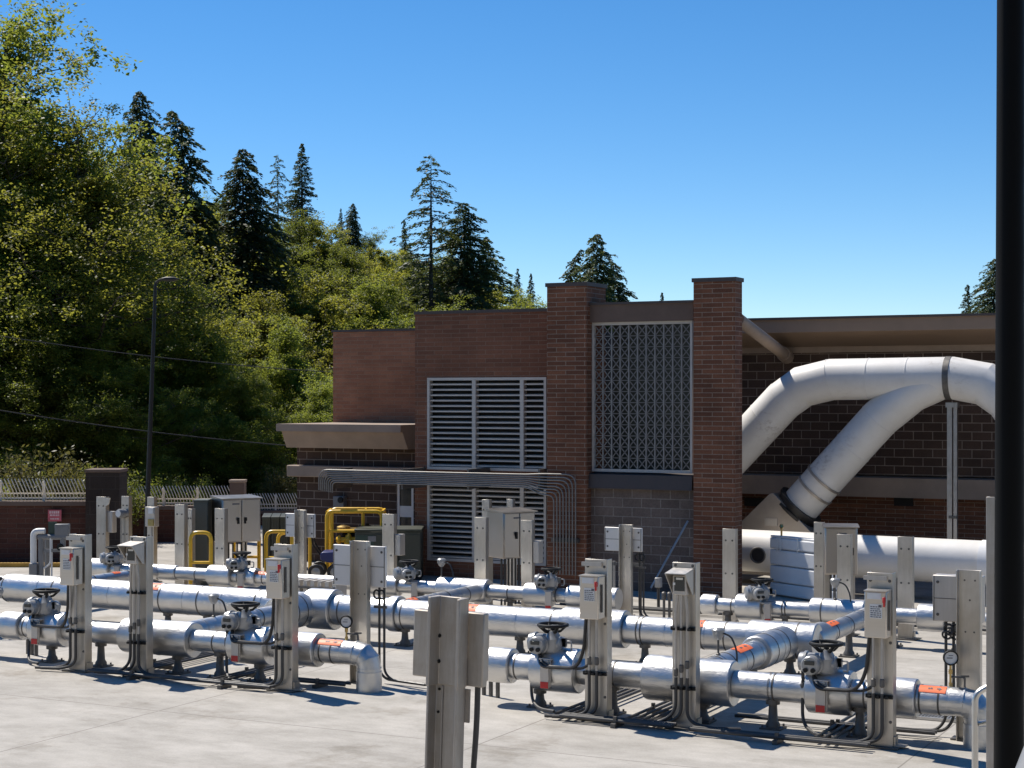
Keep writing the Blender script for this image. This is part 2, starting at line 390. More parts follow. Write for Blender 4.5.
for (zt, zb, n) in ((zt1, zb1, 16), (zt2, zb2, 14)):
    fr = MB(); fw = .06
    fr.box(lx0, lx1, YL-.02, YL+.14, zt-fw, zt); fr.box(lx0, lx1, YL-.02, YL+.14, zb, zb+fw)
    fr.box(lx0, lx0+fw, YL-.018, YL+.14, zb+fw, zt-fw); fr.box(lx1-fw, lx1, YL-.018, YL+.14, zb+fw, zt-fw)
    for t in (.40, .80):
        xm = lx0 + (lx1-lx0)*t; fr.box(xm-.045, xm+.045, YL-.016, YL+.14, zb+fw, zt-fw)
    lo_ = wp(fr, 'louvre', M['louver'], sb)
    bl = MB(); H = (zt-zb-2*fw)/n
    for i in range(n):
        z = zb+fw + H*(i+.25)
        bl.prism([(YL+.015, z-.016), (YL+.03, z-.016), (YL+.06, z-.012), (YL+.135, z+.03), (YL+.13, z+.035), (YL+.03, z+.006), (YL+.015, z+.016)], 'x', lx0+fw*.5, lx1-fw*.5)
    o = bl.build('blades', M['louver'], lo_)
    bk = MB().box(lx0+.01, lx1-.01, YL+.2, YL+.24, zb+.01, zt-.01); bk.build('shade_backing', M['void'], lo_)  # near-black sheet, deep shade between the blades put into its colour
# columns
def column(x0, x1, dy):
    m = MB(); m.box(XY(x0, YC), XY(x1, YC), YC, YC+dy, 0, zc-.08); o = wp(m, 'column', M['red_brick'], sb)
    c = MB().box(XY(x0, YC)-.03, XY(x1, YC)+.03, YC-.03, YC+dy+.03, zc-.08, zc); c.build('coping', M['coping'], o)
column(547, 586.5, .98); column(693.5, 735, .42)
gx0, gx1 = XY(590, YG), XY(694, YG)
ct0, ct1 = ZY(642, 304, YG), ZY(642, 321.5, YG)
wp(MB().box(gx0, gx1, YG-.05, YG+.4, ct1, ct0), 'lintel', M['precast_dark'], sb)
wp(MB().box(gx0, gx1, YG-.08, YG+.42, ct0, ct0+.05), 'coping', M['coping'], sb)
wz = ZY(640, 489, YG)
wp(MB().box(gx0, gx1, YG, YG+.4, 0, wz), 'block_wall', M['grey_block'], sb)
zs = ZY(640, 473.5, YG)
m = MB(); m.prism([(YG-.14, wz), (YG+.4, wz), (YG+.4, zs+.02), (YG-.10, zs-.03)], 'x', gx0, gx1); wp(m, 'sill', M['coping'], sb)
# lattice
fz0, fz1 = zs+.02, ct1; fx0, fx1 = XY(591.5, YG), XY(692, YG)
m = MB(); m.box(fx0, fx1, YG+.02, YG+.1, fz1-.06, fz1); m.box(fx0, fx1, YG+.02, YG+.1, fz0, fz0+.06); m.box(fx0, fx0+.05, YG+.02, YG+.1, fz0+.06, fz1-.06); m.box(fx1-.05, fx1, YG+.02, YG+.1, fz0+.06, fz1-.06)
lat_o = wp(m, 'lattice', M['louver'], sb)
m = MB(); nc, nr = 11, 13; cw = (fx1-fx0-.1)/nc; ch = (fz1-fz0-.12)/nr
for i in range(1, nc): x = fx0+.05+cw*i; m.box(x-.009, x+.009, YG+.03, YG+.07, fz0+.06, fz1-.06)
m.build('bars', M['grille_bar'], lat_o)
m = MB()
for j in range(1, nr): z = fz0+.06+ch*j; m.box(fx0+.05, fx1-.05, YG+.045, YG+.055, z-.008, z+.008)
for i in range(nc):
    for j in range(nr):
        x = fx0+.05+cw*i; z = fz0+.06+ch*j
        for (a, b) in (((x,z),(x+cw,z+ch)), ((x,z+ch),(x+cw,z))):
            d = Vector((b[0]-a[0], b[1]-a[1])).normalized(); nx, nz = -d.y*.0095, d.x*.0095
            m.prism([(a[0]+nx,a[1]+nz),(b[0]+nx,b[1]+nz),(b[0]-nx,b[1]-nz),(a[0]-nx,a[1]-nz)], 'y', YG+.05, YG+.06)
m.build('cross_bars', M['grille'], lat_o)
# added dark sheet that paints in the shade behind the lattice
m = MB(); m.box(gx0+.1, gx1-.05, YG+1.0, YG+1.1, wz-.3, ct0-.15); wp(m, 'shade_panel', M['olive'], sb)
m = MB(); m.cyl(PY(738, 319, 32.75), PY(786, 356, 36.7), .13, n=18); m.cyl(PY(783, 353.5, 36.45), PY(787, 357, 36.8), .16, n=18); wp(m, 'brace_pipe', M['precast'], sb)
# ------------------------------------------------------------------ low building at the left
lb = thing('brick_building', 'low brown block building with projecting tan cornice beside the louvres', 'building', (XY(350, YW), YW, 0))
x1 = XY(417, YW); x0 = XY(297, YW)
zA, zB, zC, zD, zE = (ZY(350, p, YW-.75) for p in (424.5, 432, 447.5, 0, 0))
zC = ZY(350, 448, YW-.1); zL1, zL0 = ZY(350, 466.5, YW-.3), ZY(350, 478, YW-.3)
dx0, dx1 = XY(396.5, YW), XY(413.5, YW); dzt = ZY(404, 482, YW)
m = MB(); m.box(x0, dx0, YW, YW+.4, 0, zC); m.box(dx0, dx1, YW, YW+.4, dzt, zC); m.box(dx1, x1, YW, YW+.4, 0, zC); m.box(x0, x0+.4, YW+.4, YW+9, 0, zC)
wp(m, 'wall', M['brown_block'], lb)
m = MB(); xo = XY(276, YW-.75)
R0 = [(x0-.02, YW-.42, zC), (x1, YW-.42, zC), (x1, YW+9, zC), (x0-.02, YW+9, zC)]
R1 = [(xo+.1, YW-.66, zB), (x1, YW-.66, zB), (x1, YW+9, zB), (xo+.1, YW+9, zB)]
R2 = [(xo, YW-.75, zB), (x1, YW-.75, zB), (x1, YW+9, zB), (xo, YW+9, zB)]; R3 = [(v[0], v[1], zA) for v in R2]
m.rings([R0, R1, R2, R3]); wp(m, 'cornice', M['precast'], lb)
m = MB().box(x0-.1, x1, YW-.3, YW, zL0, zL1); wp(m, 'ledge', M['precast'], lb, bevel=.02)
m = MB(); m.box(dx0, dx0+.07, YW+.02, YW+.12, 0, dzt); m.box(dx1-.07, dx1, YW+.02, YW+.12, 0, dzt); m.box(dx0+.07, dx1-.07, YW+.02, YW+.12, dzt-.07, dzt); z2 = ZY(404, 512, YW); m.box(dx0+.07, dx1-.07, YW+.03, YW+.1, z2-.12, z2+.14)
do = wp(m, 'door', M['white_paint'], lb)
MB().box(dx0+.07, dx1-.07, YW+.05, YW+.08, 0, dzt-.07).build('glass', M['screen'], do)
m = MB(); bx = XY(337, YW); m.box(XY(336.5, YW), XY(347, YW), YW-.16, YW, ZY(342, 513, YW), ZY(342, 496, YW)); o = wp(m, 'wall_box', M['equip_grey'], lb, bevel=.015)
m = MB(); c = PY(341, 500, YW-.16); m.cyl(c, c+Vector((0,-.05,0)), .07, n=16); m.build('dial', M['black'], o)
tb = thing('brick_building', 'plain red brick upper storey set back behind the tan cornice', 'building', (XY(375, 36.2), 36.2, 0))
zt = ZY(375, 331.5, 36.2)
wp(MB().box(XY(333, 36.2), XY(423, 36.2), 36.2, 43, zA-.6, zt), 'wall', M['upper_brick'], tb)
wp(MB().box(XY(333, 36.2)-.03, XY(423, 36.2), 36.17, 43, zt, zt+.06), 'coping', M['coping'], tb)
# ------------------------------------------------------------------ right wing
rw = thing('brick_building', 'long brown block wing with deep bronze eave behind the white ducts', 'building', (XY(870, YR), YR, 0))
rx0, rx1 = XY(690, YR), XY(1250, YR)
eT, eM = ZY(870, 318, YR-1.2), ZY(870, 331, YR-1.2); eB, eW = ZY(870, 346, YR-.15), ZY(870, 352, YR-.1)
lg1, lg0 = ZY(870, 475.5, YR-.2), ZY(870, 497, YR-.2)
wp(MB().box(rx0, rx1, YR, YR+.4, lg1, eW), 'upper_wall', M['brown_block'], rw)
wp(MB().box(rx0, rx1, YR+.12, YR+.4, 0, lg0), 'lower_wall', M['red_brick'], rw)
m = MB(); m.prism([(YR+12, eT), (YR-1.2, eT), (YR-1.2, eM), (YR-.15, eB), (YR+12, eB)], 'x', rx0, rx1); wp(m, 'eave', M['fascia'], rw)
wp(MB().box(rx0, rx1, YR-1.26, YR-1.0, eT, eT+.05), 'drip_edge', M['coping'], rw)
wp(MB().box(rx0, rx1, YR-.1, YR+.05, eW, eB), 'trim', M['precast'], rw)
m = MB(); m.prism([(YR-.2, lg0), (YR+.4, lg0), (YR+.4, lg1+.03), (YR-.18, lg1-.05)], 'x', rx0, rx1); wp(m, 'ledge', M['precast'], rw)
wp(MB().box(rx1-.4, rx1, YR+.4, YR+12, 0, eB), 'side_wall', M['brown_block'], rw)
for a, b in ((743, 768), (893, 912)): wp(MB().box(XY(a, YR), XY(b, YR), YR+.08, YR+.16, ZY(a, 506, YR), ZY(a, 498, YR)), 'dark_strip', M['void'], rw)  # flat near-black strips just below the ledge
# ------------------------------------------------------------------ conduits along the facade
cr = thing('conduit_rack', 'bank of parallel steel conduits crossing the louvres and turning down the column', 'conduit', (XY(545, YC), YC, 0))
for i in range(8):
    zz = ZY(430, 472.0 + i*1.75, YC); yy = YC - .12
    xr = XY(578.0 - i*3.1, YC); zE = ZY(560, 574, YC)
    xL = XY(322 + i*1.9, YC)
    pts = [(xL, yy, zz-.38+.0*i), (xL, yy, zz), (xr, yy, zz), (xr, yy, zE)]
    # bends: short on the left, wide sweep on the right; the rack fans out past the strut
    xs = XY(541, YC); zf = ZY(560, 474 + i*3.0, YC)
    pts = [Vector((xL, yy, zz-.45+i*.03)), Vector((xL, yy, zz)), Vector((xs-.25, yy, zz)), Vector((xs+.05, yy, zf)), Vector((xr, yy, zf)), Vector((xr, yy, zE))]
    m = MB(); p = arc_path(pts, .16 if i > 4 else .22, 5); m.sweep(p, .0155, 8)
    wp(m, 'conduit', M['rack_conduit'], cr)
for px in (330, 404, 470, 541):
    m = MB(); m.box(XY(px, YC)-.025, XY(px, YC)+.025, YC-.09, YC+.9 if px < 545 else YC, ZY(px, 489, YC), ZY(px, 469, YC)); wp(m, 'strut', M['support'], cr)
m = MB(); m.box(XY(553, YC), XY(580, YC), YC-.09, YC, ZY(566, 542, YC), ZY(566, 538, YC)); wp(m, 'strut', M['support'], cr)
# leaning pipe against the block wall
m = MB(); a = PY(651, 588, YG-.9); b = PY(688, 521, YG-.16); m.cyl(a, b, .022, n=10)
tag(m.build('conduit_length', M['galv_conduit']), 'single length of grey conduit leaning against the grey block wall', 'pipe')
# ------------------------------------------------------------------ white ducts
def duct(path, r, n=36): m = MB(); m.sweep(path, r, n); return m   # lobster-back bends
YD = 35.0; YT = 33.45
ud = thing('exhaust_duct', 'large white elevated duct with a branch running down into the grey hood', 'duct', tuple(PY(952, HY, YD).xy)+(0,))
rD = .435
P = lambda px, py, Y=YD: PY(px, py, Y)
main = [P(1075, 500), P(1008, 400), P(985, 384), P(952, 378), P(832, 379.5), P(803, 386.5), P(783, 401), P(700, 490)]
wp(duct(main, rD), 'main_duct', M['white_duct'], ud, sharp=16)
br = [P(941, 379), P(912, 392), P(880, 418), P(801, 505)]
wp(duct(br, rD*.96), 'branch_duct', M['white_duct'], ud, sharp=16)
def ring_on(root, path_a, path_b, t, r, w, mat, name, h=.02):
    a = Vector(path_a); b = Vector(path_b); d = (b-a).normalized(); c = a.lerp(b, t)
    m = MB(); m.lathe(c-d*w/2, c+d*w/2, [(0, r), (0, r+h), (w, r+h), (w, r)], 36); return wp(m, name, mat, root)
ring_on(ud, main[3], main[4], .02, rD, .12, M['support'], 'strap', .012)
for i, t in ((4, .0),): pass
ring_on(ud, main[4], main[5], .02, rD, .02, M['white_duct'], 'seam', .008); ring_on(ud, main[5], main[6], .98, rD, .02, M['white_duct'], 'seam', .008)
[ring_on(ud, main[3], main[4], q_, rD, .02, M['white_duct'], 'seam', .007) for q_ in (.35, .68)]
ring_on(ud, main[6], main[7], .2, rD, .02, M['white_duct'], 'seam', .008)
for t in (.02, .34): ring_on(ud, br[2], br[3], t, rD*.96, .02, M['white_duct'], 'seam', .008)
for t in (.70, .82): ring_on(ud, br[2], br[3], t, rD*.96, .05, M['transition'], 'band', .022)
# black flange collar, hood
a, b = br[2], br[3]; d = (b-a).normalized()
m = MB(); m.lathe(b-d*.02, b+d*.2, [(0, rD*.9), (0, rD+.10), (.06, rD+.10), (.06, rD+.04), (.16, rD+.04), (.16, rD+.10), (.22, rD+.10), (.22, rD*.9)], 36); wp(m, 'flange', M['rubber'], ud)
# hood: a wedge with its sloped face under the collar
hx0, hx1 = XY(742, YD), XY(816, YD); hz0, hz1 = .2, ZY(780, 492, YD); hxa = XY(779, YD)
m = MB(); m.prism([(hx0-.1, hz0), (hx1+.1, hz0), (hx1+.05, ZY(780,530,YD)), (hxa+.02, hz1), (hxa-.06, hz1-.02), (hx0-.05, ZY(780,530,YD))], 'y', YD-.46, YD+.46); wp(m, 'hood', M['transition'], ud, bevel=.01)
m = MB(); pA = PY(771, 522, YD-.47); m.cbox(pA, .28, .02, .16); wp(m, 'nameplate', M['panel_grey'], ud)
# support strut
m = MB(); xs = XY(952.5, YD); zt = ZY(952, 404, YD); m.box(xs-.10, xs+.0, YD-.05, YD+.05, 0, zt-.05); m.box(xs+.03, xs+.10, YD-.05, YD+.05, 0, zt-.05); m.box(xs-.12, xs+.12, YD-.10, YD+.10, zt-.07, zt+.03); wp(m, 'support_strut', M['galv_conduit'], ud)
for pz in (517,):
    m = MB(); m.cbox((xs+.02, YD-.07, ZY(952, pz, YD)), .16, .05, .05); wp(m, 'clamp', M['support'], ud)
hd = thing('horizontal_duct', 'fat white horizontal cylinder with a round black port at ground level', 'duct', tuple(PY(860, HY, YT).xy)+(0,))
A = PY(741.5, 550, YT+.1); B = PY(1040, 566, YT-.12)
m = MB(); m.cyl(A, B, .43, n=40); wp(m, 'shell', M['white_duct'], hd)
dAB = (B-A).normalized(); nrm = dAB.cross(Vector((0,0,1))).normalized()
cc = PY(758.5, 555, YT-.35)
m = MB(); m.cyl(cc+Vector((0,.06,0)), cc+Vector((0,-.05,0)), .155, n=28); o = wp(m, 'port', M['rubber'], hd)
m = MB(); m.torus(cc+Vector((0,-.05,0)), (0,1,0), .15, .02, 28, 8); m.build('port_ring', M['support'], o)
q = A + dAB*((XY(978, YT-.2)-A.x)/dAB.x); ring_on(hd, q, q+dAB*.7, .3, .43, .30, M['quilt'], 'sleeve', .015)
for px in (800, 905, 965):
    x = XY(px, YT); m = MB(); m.box(x-.12, x+.12, YT-.3, YT+.3, 0, .42); wp(m, 'saddle', M['support'], hd)
# white jacketed box in front of the cylinder
YV = 32.75
wb = thing('insulation_cover', 'white four-banded boxy cover with tie straps in front of the white cylinder', 'cover', (XY(769.5, YV), YV, 0), -.55)
bx0 = XY(769.5, YV); bx1 = bx0+(XY(818, YV)-bx0)*2.0; zz = [ZY(780, p, YV) for p in (599, 582, 565, 549, 537)]
for i in range(4):
    m = MB(); m.box(bx0, bx1, YV, YV+.2, max(0.02, zz[i])+.008, zz[i+1]-.008); wp(m, 'panel', M['quilt'], wb, bevel=.03)
m = MB(); m.box(bx0, bx1, YV+.02, YV+.2, zz[4]-.005, zz[4]+.03); wp(m, 'lid', M['quilt'], wb, bevel=.012)
for px in (781, 786, 811):
    m = MB(); a = PY(px, 537, YV-.02); m.sweep([a, a+Vector((.04,-.015,-.12)), a+Vector((.02,-.03,-.28)), a+Vector((.08,-.02,-.2))], .009, 6); wp(m, 'tie_strap', M['white_paint'], wb)
m = MB(); a = PY(783, 536, YV+.1); m.cyl(a, a+Vector((0,0,.22)), .02, n=10); m.lathe(a+Vector((0,0,.16)), a+Vector((0,0,.26)), [(0,.03),(.03,.045),(.08,.03),(.1,.0)], 12); wp(m, 'vent', M['brass'], wb)

# ------------------------------------------------------------------ boundary wall, iron fence, pillars
def facing(px, D, name, label, cat, group=None):
    p = PD(px, HY, D); return thing(name, label, cat, (p.x, p.y, 0), TH, group)
def fence_run(px0, px1, D, pyw, pyf, lab_w, lab_f, zb=0.0):
    pc = (px0+px1)/2; k = D/FOC; h0, h1 = (px0-pc)*k, (px1-pc)*k
    zw = HC-(pyw-HY)*k; zf = HC-(pyf-HY)*k
    r = facing(pc, D, 'brick_wall', lab_w, 'wall')
    MB().box(h0, h1, 0, .35, zb, zw-.10).build('wall', M['fence_brick'], r)
    MB().box(h0, h1, -.05, .40, zw-.10, zw).build('cap', M['precast_dark'], r)
    f = facing(pc, D, 'iron_fence', lab_f, 'fence'); f.location.z = zw; 
    H = zf-zw; m = MB(); sp = .084; n = int((h1-h0)/sp)
    for i in range(n+1):
        x = h0+.03+i*sp
        pts = [(x, .15, .02)] + [(x + .0 - .02*math.sin(t*PI)*1 - .16*max(0, t-.3)**1.5*1.7, .15 - .10*math.sin(t*PI*.8), .05+t*(H-.05) ) for t in (.2, .4, .55, .7, .85, 1.0)]
        m.sweep(pts, .0115, 5)
    m.build('pickets', M['cream_fence'], f)
    m = MB(); m.box(h0, h1, .13, .17, .05, .09); m.build('rail', M['cream_fence'], f)
    m = MB(); m.box(h0, h1, .13, .17, .17, .20); m.build('rail', M['cream_fence'], f)
    k_ = max(1, round((h1-h0)/1.02))
    for i in range(k_+1):
        x = h0 + (h1-h0-.06)*i/k_ + .03
        m = MB(); m.box(x-.03, x+.03, .12, .18, 0, H*.80); m.lathe((x,.15,H*.8), (x,.15,H), [(0,.03),(.02,.04),(.06,.02),(.07,0)], 8); m.build('post', M['cream_fence'], f)
fence_run(-90, 87, 40.6, 501.5, 479, 'dark red brick boundary wall with flat cap behind the red sign', 'cream curved-picket iron fence left of the big dark pillar')
fence_run(127, 232, 46.5, 506, 486, 'low brick wall between the big dark pillar and the small pillar', 'cream curved-picket iron fence between the big pillar and small pillar')
fence_run(247, 330, 52.5, 510.5, 493.5, 'short far brick wall disappearing behind the low building', 'cream curved-picket iron fence between small pillar and low building', 0)
def pillar(px0, px1, D, pyt, lab, mat, capm):
    pc = (px0+px1)/2; k = D/FOC; w = (px1-px0)*k/2; r = facing(pc, D, 'brick_pillar', lab, 'pillar'); zt = HC-(pyt-HY)*k
    MB().box(-w, w, 0, 2*w, 0, zt-.07).build('shaft', mat, r); MB().box(-w-.02, w+.02, -.02, 2*w+.02, zt-.07, zt).build('cap', capm, r, bevel=.01)
pillar(85.5, 119.5, 40.2, 469.5, 'broad dark block pillar rising above the fence', M['pillar_block'], M['precast_dark'])
pillar(229.5, 244, 46.2, 480, 'small tan pillar between two fence panels', M['precast_dark'], M['precast'])
tag(MB().box(-4.2, 1.4, -.9, -.78, 0, .1).build('kerb', M['kerb_yellow'], loc=PD(64, HY, 40.6)*1.0), kind='structure')
o = bpy.data.objects['kerb']; o.location.z = 0; o.rotation_euler.z = TH
# red notice on the wall
sg = facing(55, 40.5, 'warning_sign', 'faded red and white notice on the brick boundary wall', 'sign'); k = 40.5/FOC
zc_ = HC-(515.5-HY)*k
MB().cbox((0,-.02,zc_), 13.5*k, .02, 11.5*k).build('plate', M['sign_red'], sg)
m = MB()
for row, (zz_, hh, segs) in enumerate(((3.3, 2.6, ((-5.2,-3.6),(-3.0,-1.6),(-1.1,.5),(1.0,2.4),(2.9,4.6))), (.4, 1.5, ((-4.6,-2.2),(-1.8,.4),(1.0,3.0),(3.4,4.6))), (-3.2, 1.3, ((-4.2,-3.0),(-2.5,-.4),(.1,1.6),(2.0,4.4))))):
    for a, b in segs: m.box(a*k, b*k, -.036, -.031, zc_+(zz_-hh/2)*k, zc_+(zz_+hh/2)*k)
m.build('lettering', M['sign_pale'], sg)
# ------------------------------------------------------------------ street lamp and cables
D = 39.0; a = PD(145, 396+6800/39.0, D); b = PD(155.5, 283, D)
sl = thing('street_lamp', 'tall thin dark street lamp leaning in front of the trees', 'street lamp', tuple(a))
L = b-a
m = MB(); m.sweep([(0,0,0), L*.5, L], .07, 12, rs=[.062,.05,.036]); m.build('pole', M['bronze'], sl)
m = MB(); rx = Vector((CT, ST, 0)); m.sweep([L, L+Vector((0,0,.06))+rx*.08, L+rx*.18+Vector((0,0,.09))], .03, 8); m.build('arm', M['bronze'], sl)
m = MB(); c0 = L+rx*.15+Vector((0,0,.09)); m.sweep([c0, c0+rx*.1, c0+rx*.28, c0+rx*.38], .05, 10, rs=[.03,.06,.055,.02]); m.build('lamp_head', M['bronze'], sl)
m = MB(); m.lathe((0,0,0), (0,0,.1), [(0,.16),(.06,.16),(.1,.1)], 16); m.build('base', M['bronze'], sl)
def wire(p0, p1, sag, r, lab):
    n = 24; m = MB(); pts = [p0.lerp(p1, i/n) - Vector((0,0,4*sag*(i/n)*(1-i/n))) for i in range(n+1)]; m.sweep(pts, r, 5); tag(m.build('overhead_cable', M['wire']), lab, 'cable')
wire(PD(-420, 250, 44), PD(330, 372, 52), .5, .013, 'upper thin overhead cable crossing the left trees')
wire(PD(-420, 322, 44), PD(335, 449, 52), .5, .016, 'lower thin overhead cable ending near the low building')
# ------------------------------------------------------------------ clad pipelines
ZP = .5
YF, YM, YB = 19.65, 23.5, 26.95
def lx(px, Y, root): return XY(px, Y) - root.location.x
def section(root, a, b, r, name, axis='x', off=0.0, n=32, lip=True):
    m = MB(); L = b-a
    P0 = Vector((a, 0, ZP)) if axis == 'x' else Vector((off, a, ZP)); P1 = Vector((b, 0, ZP)) if axis == 'x' else Vector((off, b, ZP))
    if lip:
        prof = [(0, r*.55), (0, r-.012), (.012, r), (.05, r+.003)]; q = int(L/.85)     # lapped jacket joints
        for k in range(q): t = .05+(L-.1)*(k+1)/(q+1); prof += [(t-.012, r), (t-.011, r+.006), (t+.012, r+.006), (t+.013, r+.001)]
        prof += [(L-.05, r+.003), (L-.012, r), (L, r-.012), (L, r*.55)]
    else: prof = [(0, r), (L, r)]
    m.lathe(P0, P1, prof, n); return m.build(name, M['cladding'], root)
def band(root, x, r, axis='x', off=0.0, mat='support', w=.022):
    m = MB(); P0 = Vector((x-w/2, 0, ZP)) if axis == 'x' else Vector((off, x-w/2, ZP)); P1 = P0 + (Vector((1,0,0)) if axis == 'x' else Vector((0,1,0)))
    m.lathe(P0, P1, [(0, r-.01), (0, r+.006), (w, r+.006), (w, r-.01)], 32); return m.build('strap', M[mat], root)
def sticker(root, x0, x1, r, a0=38, a1=78, axis='x', off=0.0, arrow=True):
    def pt(x, a, rr):
        a = math.radians(a)
        return (x, -math.cos(a)*rr, ZP+math.sin(a)*rr) if axis == 'x' else (off+math.cos(a)*rr, x, ZP+math.sin(a)*rr)
    def patch(m, x0, x1, a0, a1, rr, n=6):
        vs = []; 
        for i in range(n+1):
            a = a0+(a1-a0)*i/n; vs += [pt(x0, a, rr), pt(x1, a, rr)]
        m.add(vs, [(2*i, 2*i+1, 2*i+3, 2*i+2) for i in range(n)])
    m = MB(); patch(m, x0, x1, a0, a1, r+.007); o = m.build('flow_label', M['orange'], root)
    if arrow:
        m = MB(); am = (a0+a1)/2; h = (a1-a0)*.10; L = x1-x0
        patch(m, x0+L*.34, x0+L*.40, am-h, am+h, r+.011, 2); patch(m, x0+L*.42, x0+L*.5, am-h*.8, am+h*1.2, r+.011, 2)
        patch(m, x0+L*.66, x0+L*.74, am-h*.6, am+h*.6, r+.011, 2)
        m.add([pt(x0+L*.74, am-h*2.2, r+.011), pt(x0+L*.74, am+h*2.2, r+.011), pt(x0+L*.84, am, r+.011)], [(0,1,2)])
        m.build('flow_arrow', M['ink'], o)
def support(root, x, r, axis='x', off=0.0, wide=.2):
    c = Vector((x, 0, 0)) if axis == 'x' else Vector((off, x, 0)); zt = ZP-r
    m = MB(); m.cbox(c+Vector((0,0,.012)), .26, .26, .02)
    m.lathe(c, c+Vector((0,0,zt)), [(.02,.085),(.06,.085),(.10,.06),(max(.12, zt-.05),.05),(max(.13, zt-.04),.085),(zt+.02,.085)], 14)
    for sx in (-1, 1):
        for sy in (-1, 1): m.cyl(c+Vector((sx*.1,sy*.1,.02)), c+Vector((sx*.1,sy*.1,.05)), .014, n=6)
    return m.build('pipe_stand', M['support'], root)
def pipe_run(name, label, Y, pxc, segs, straps=(), stickers=(), stands=(), group=None):
    r0 = thing(name, label, 'pipe', (XY(pxc, Y), Y, 0))
    if group: r0['group'] = group
    for (a, b, r) in segs:
        fat = r > .17 if Y != YM else r > .258
        section(r0, lx(a, Y, r0), lx(b, Y, r0), r, 'insulation_sleeve' if fat else 'pipe_section', lip=True)
    for (p, r) in straps: band(r0, lx(p, Y, r0), r)
    for (a, b, r) in stickers: sticker(r0, lx(a, Y, r0), lx(b, Y, r0), r)
    for (p, r) in stands: support(r0, lx(p, Y, r0), r)
    return r0
def elbow_down(root, xa, xb, r):
    """pipe that turns down into the slab, clad in gores"""
    p = arc_path([(xa,0,ZP), (xb,0,ZP), (xb,0,.0)], .36, 3)
    m = MB(); m.sweep(p, r, 32); m.build('elbow', M['cladding'], root, sharp=13)
    for i in range(1, len(p)-1):
        t = (p[i+1]-p[i-1]).normalized(); q = MB(); q.lathe(p[i]-t*.008, p[i]+t*.008, [(0,r-.01),(0,r+.009),(.016,r+.009),(.016,r-.01)], 32); q.build('seam', M['cladding'], root)
    q = MB(); q.lathe((xb,0,0), (xb,0,.3), [(0,r+.0),(0,r+.012),(.27,r+.012),(.27,r)], 32); q.build('base_sleeve', M['cladding'], root)
fl = pipe_run('pipeline', 'front silver clad pipeline on the left half, ending in an elbow into the slab', YF, 180,
  [(-90,6,.165),(6,25,.21),(25,38,.155),(38,68,.262),(68,127,.157),(127,195,.252),(195,236,.152),(236,273,.265),(273,293,.15),(293,320,.232),(320,345,.165)],
  [(29,.155),(34,.155),(97,.157),(218,.152),(325,.165),(336,.165),(283,.15)], [(321.5,345,.165)], [(52,.262),(101,.157),(178,.252),(220,.152),(260,.265)])
elbow_down(fl, lx(344.5, YF, fl), lx(369, YF, fl), .163)
fr_ = pipe_run('pipeline', 'front silver clad pipeline on the right half, with the widest insulated tee', YF, 720,
  [(490,514,.225),(514,537,.165),(537,581,.28),(581,648,.162),(648,735,.278),(735,810,.165),(810,853,.263),(853,892,.165),(892,918,.225),(918,951,.165)],
  [(519,.165),(612,.162),(617,.162),(772,.165),(776,.165),(867,.165),(922,.165),(941,.165)], [(921,948,.165)], [(540,.28),(613,.162),(703,.278),(773,.165),(860,.165)])
elbow_down(fr_, lx(950, YF, fr_), lx(979, YF, fr_), .163)
mm = pipe_run('pipeline', 'thick middle silver pipeline running behind the front post row', YM, 400,
  [(-110,9,.205),(9,311,.256),(311,337,.33),(337,392,.25),(392,401,.285),(401,565,.236),(565,627,.282),(627,751,.212),(751,818,.262)],
  [(11,.256),(60,.256),(167,.256),(205,.256),(262,.256),(345,.25),(407,.236),(470,.236),(556,.236),(641,.212),(645,.212),(705,.212),(728,.212),(800,.262)],
  [(150,165,.256),(464,481,.236),(697,707,.212)], [(168,.256),(208,.256),(30,.256),(258,.256),(405,.236),(520,.236),(645,.212),(790,.262)])
bl_ = pipe_run('pipeline', 'thin rear silver pipeline on the left with short fat sleeves', YB, 350,
  [(85,113,.20),(113,150,.122),(150,178,.15),(178,211,.122),(211,234,.20),(234,247,.122),(247,258,.18),(258,373,.122),(373,400,.185),(400,440,.122),(440,489,.212),(489,527,.122),(527,553,.20),(553,569,.122),(569,586,.19),(586,610,.122),(610,619,.19)],
  [(160,.15),(198,.122),(240,.122),(265,.122),(510,.122),(558,.122),(590,.122)], [(258,268,.122)], [(198,.122),(330,.122),(420,.122),(510,.122),(590,.122)])
br_ = pipe_run('pipeline', 'thin rear silver pipeline on the right with short fat sleeves', YB, 830,
  [(690,703,.118),(703,718,.17),(718,738,.118),(738,764,.21),(764,812,.122),(812,866,.212),(866,919,.125),(919,946,.21),(946,1040,.125)],
  [(733,.118),(784,.122),(787,.122),(893,.125),(824,.212)], [], [(728,.118),(785,.122),(893,.125),(960,.125)])
def cross(label, X, y0, y1, r, sleeves, straps, stick=None, stands=()):
    r0 = thing('cross_pipe', label, 'pipe', (X, (y0+y1)/2, 0)); yc = (y0+y1)/2
    section(r0, y0-yc, y1-yc, r, 'pipe_section', 'y')
    for (a, b, rr) in sleeves: section(r0, a-yc, b-yc, rr, 'insulation_sleeve', 'y')
    for s, rr in straps: band(r0, s-yc, rr, 'y')
    if stick: sticker(r0, stick[0]-yc, stick[1]-yc, stick[2], 50, 100, 'y')
    for s in stands: support(r0, s-yc, r, 'y')
    return r0
X1 = XY(161, YF); X2 = XY(381, YM); X3 = XY(691, YF); X4 = XY(800, YM)
cross('silver cross pipe joining the left front pipeline to the middle one', X1, YF+.23, YM-.2, .155, [(22.55,23.28,.275)], [(21.1,.155),(22.0,.155),(22.8,.275),(23.05,.275)], None, (21.6,))
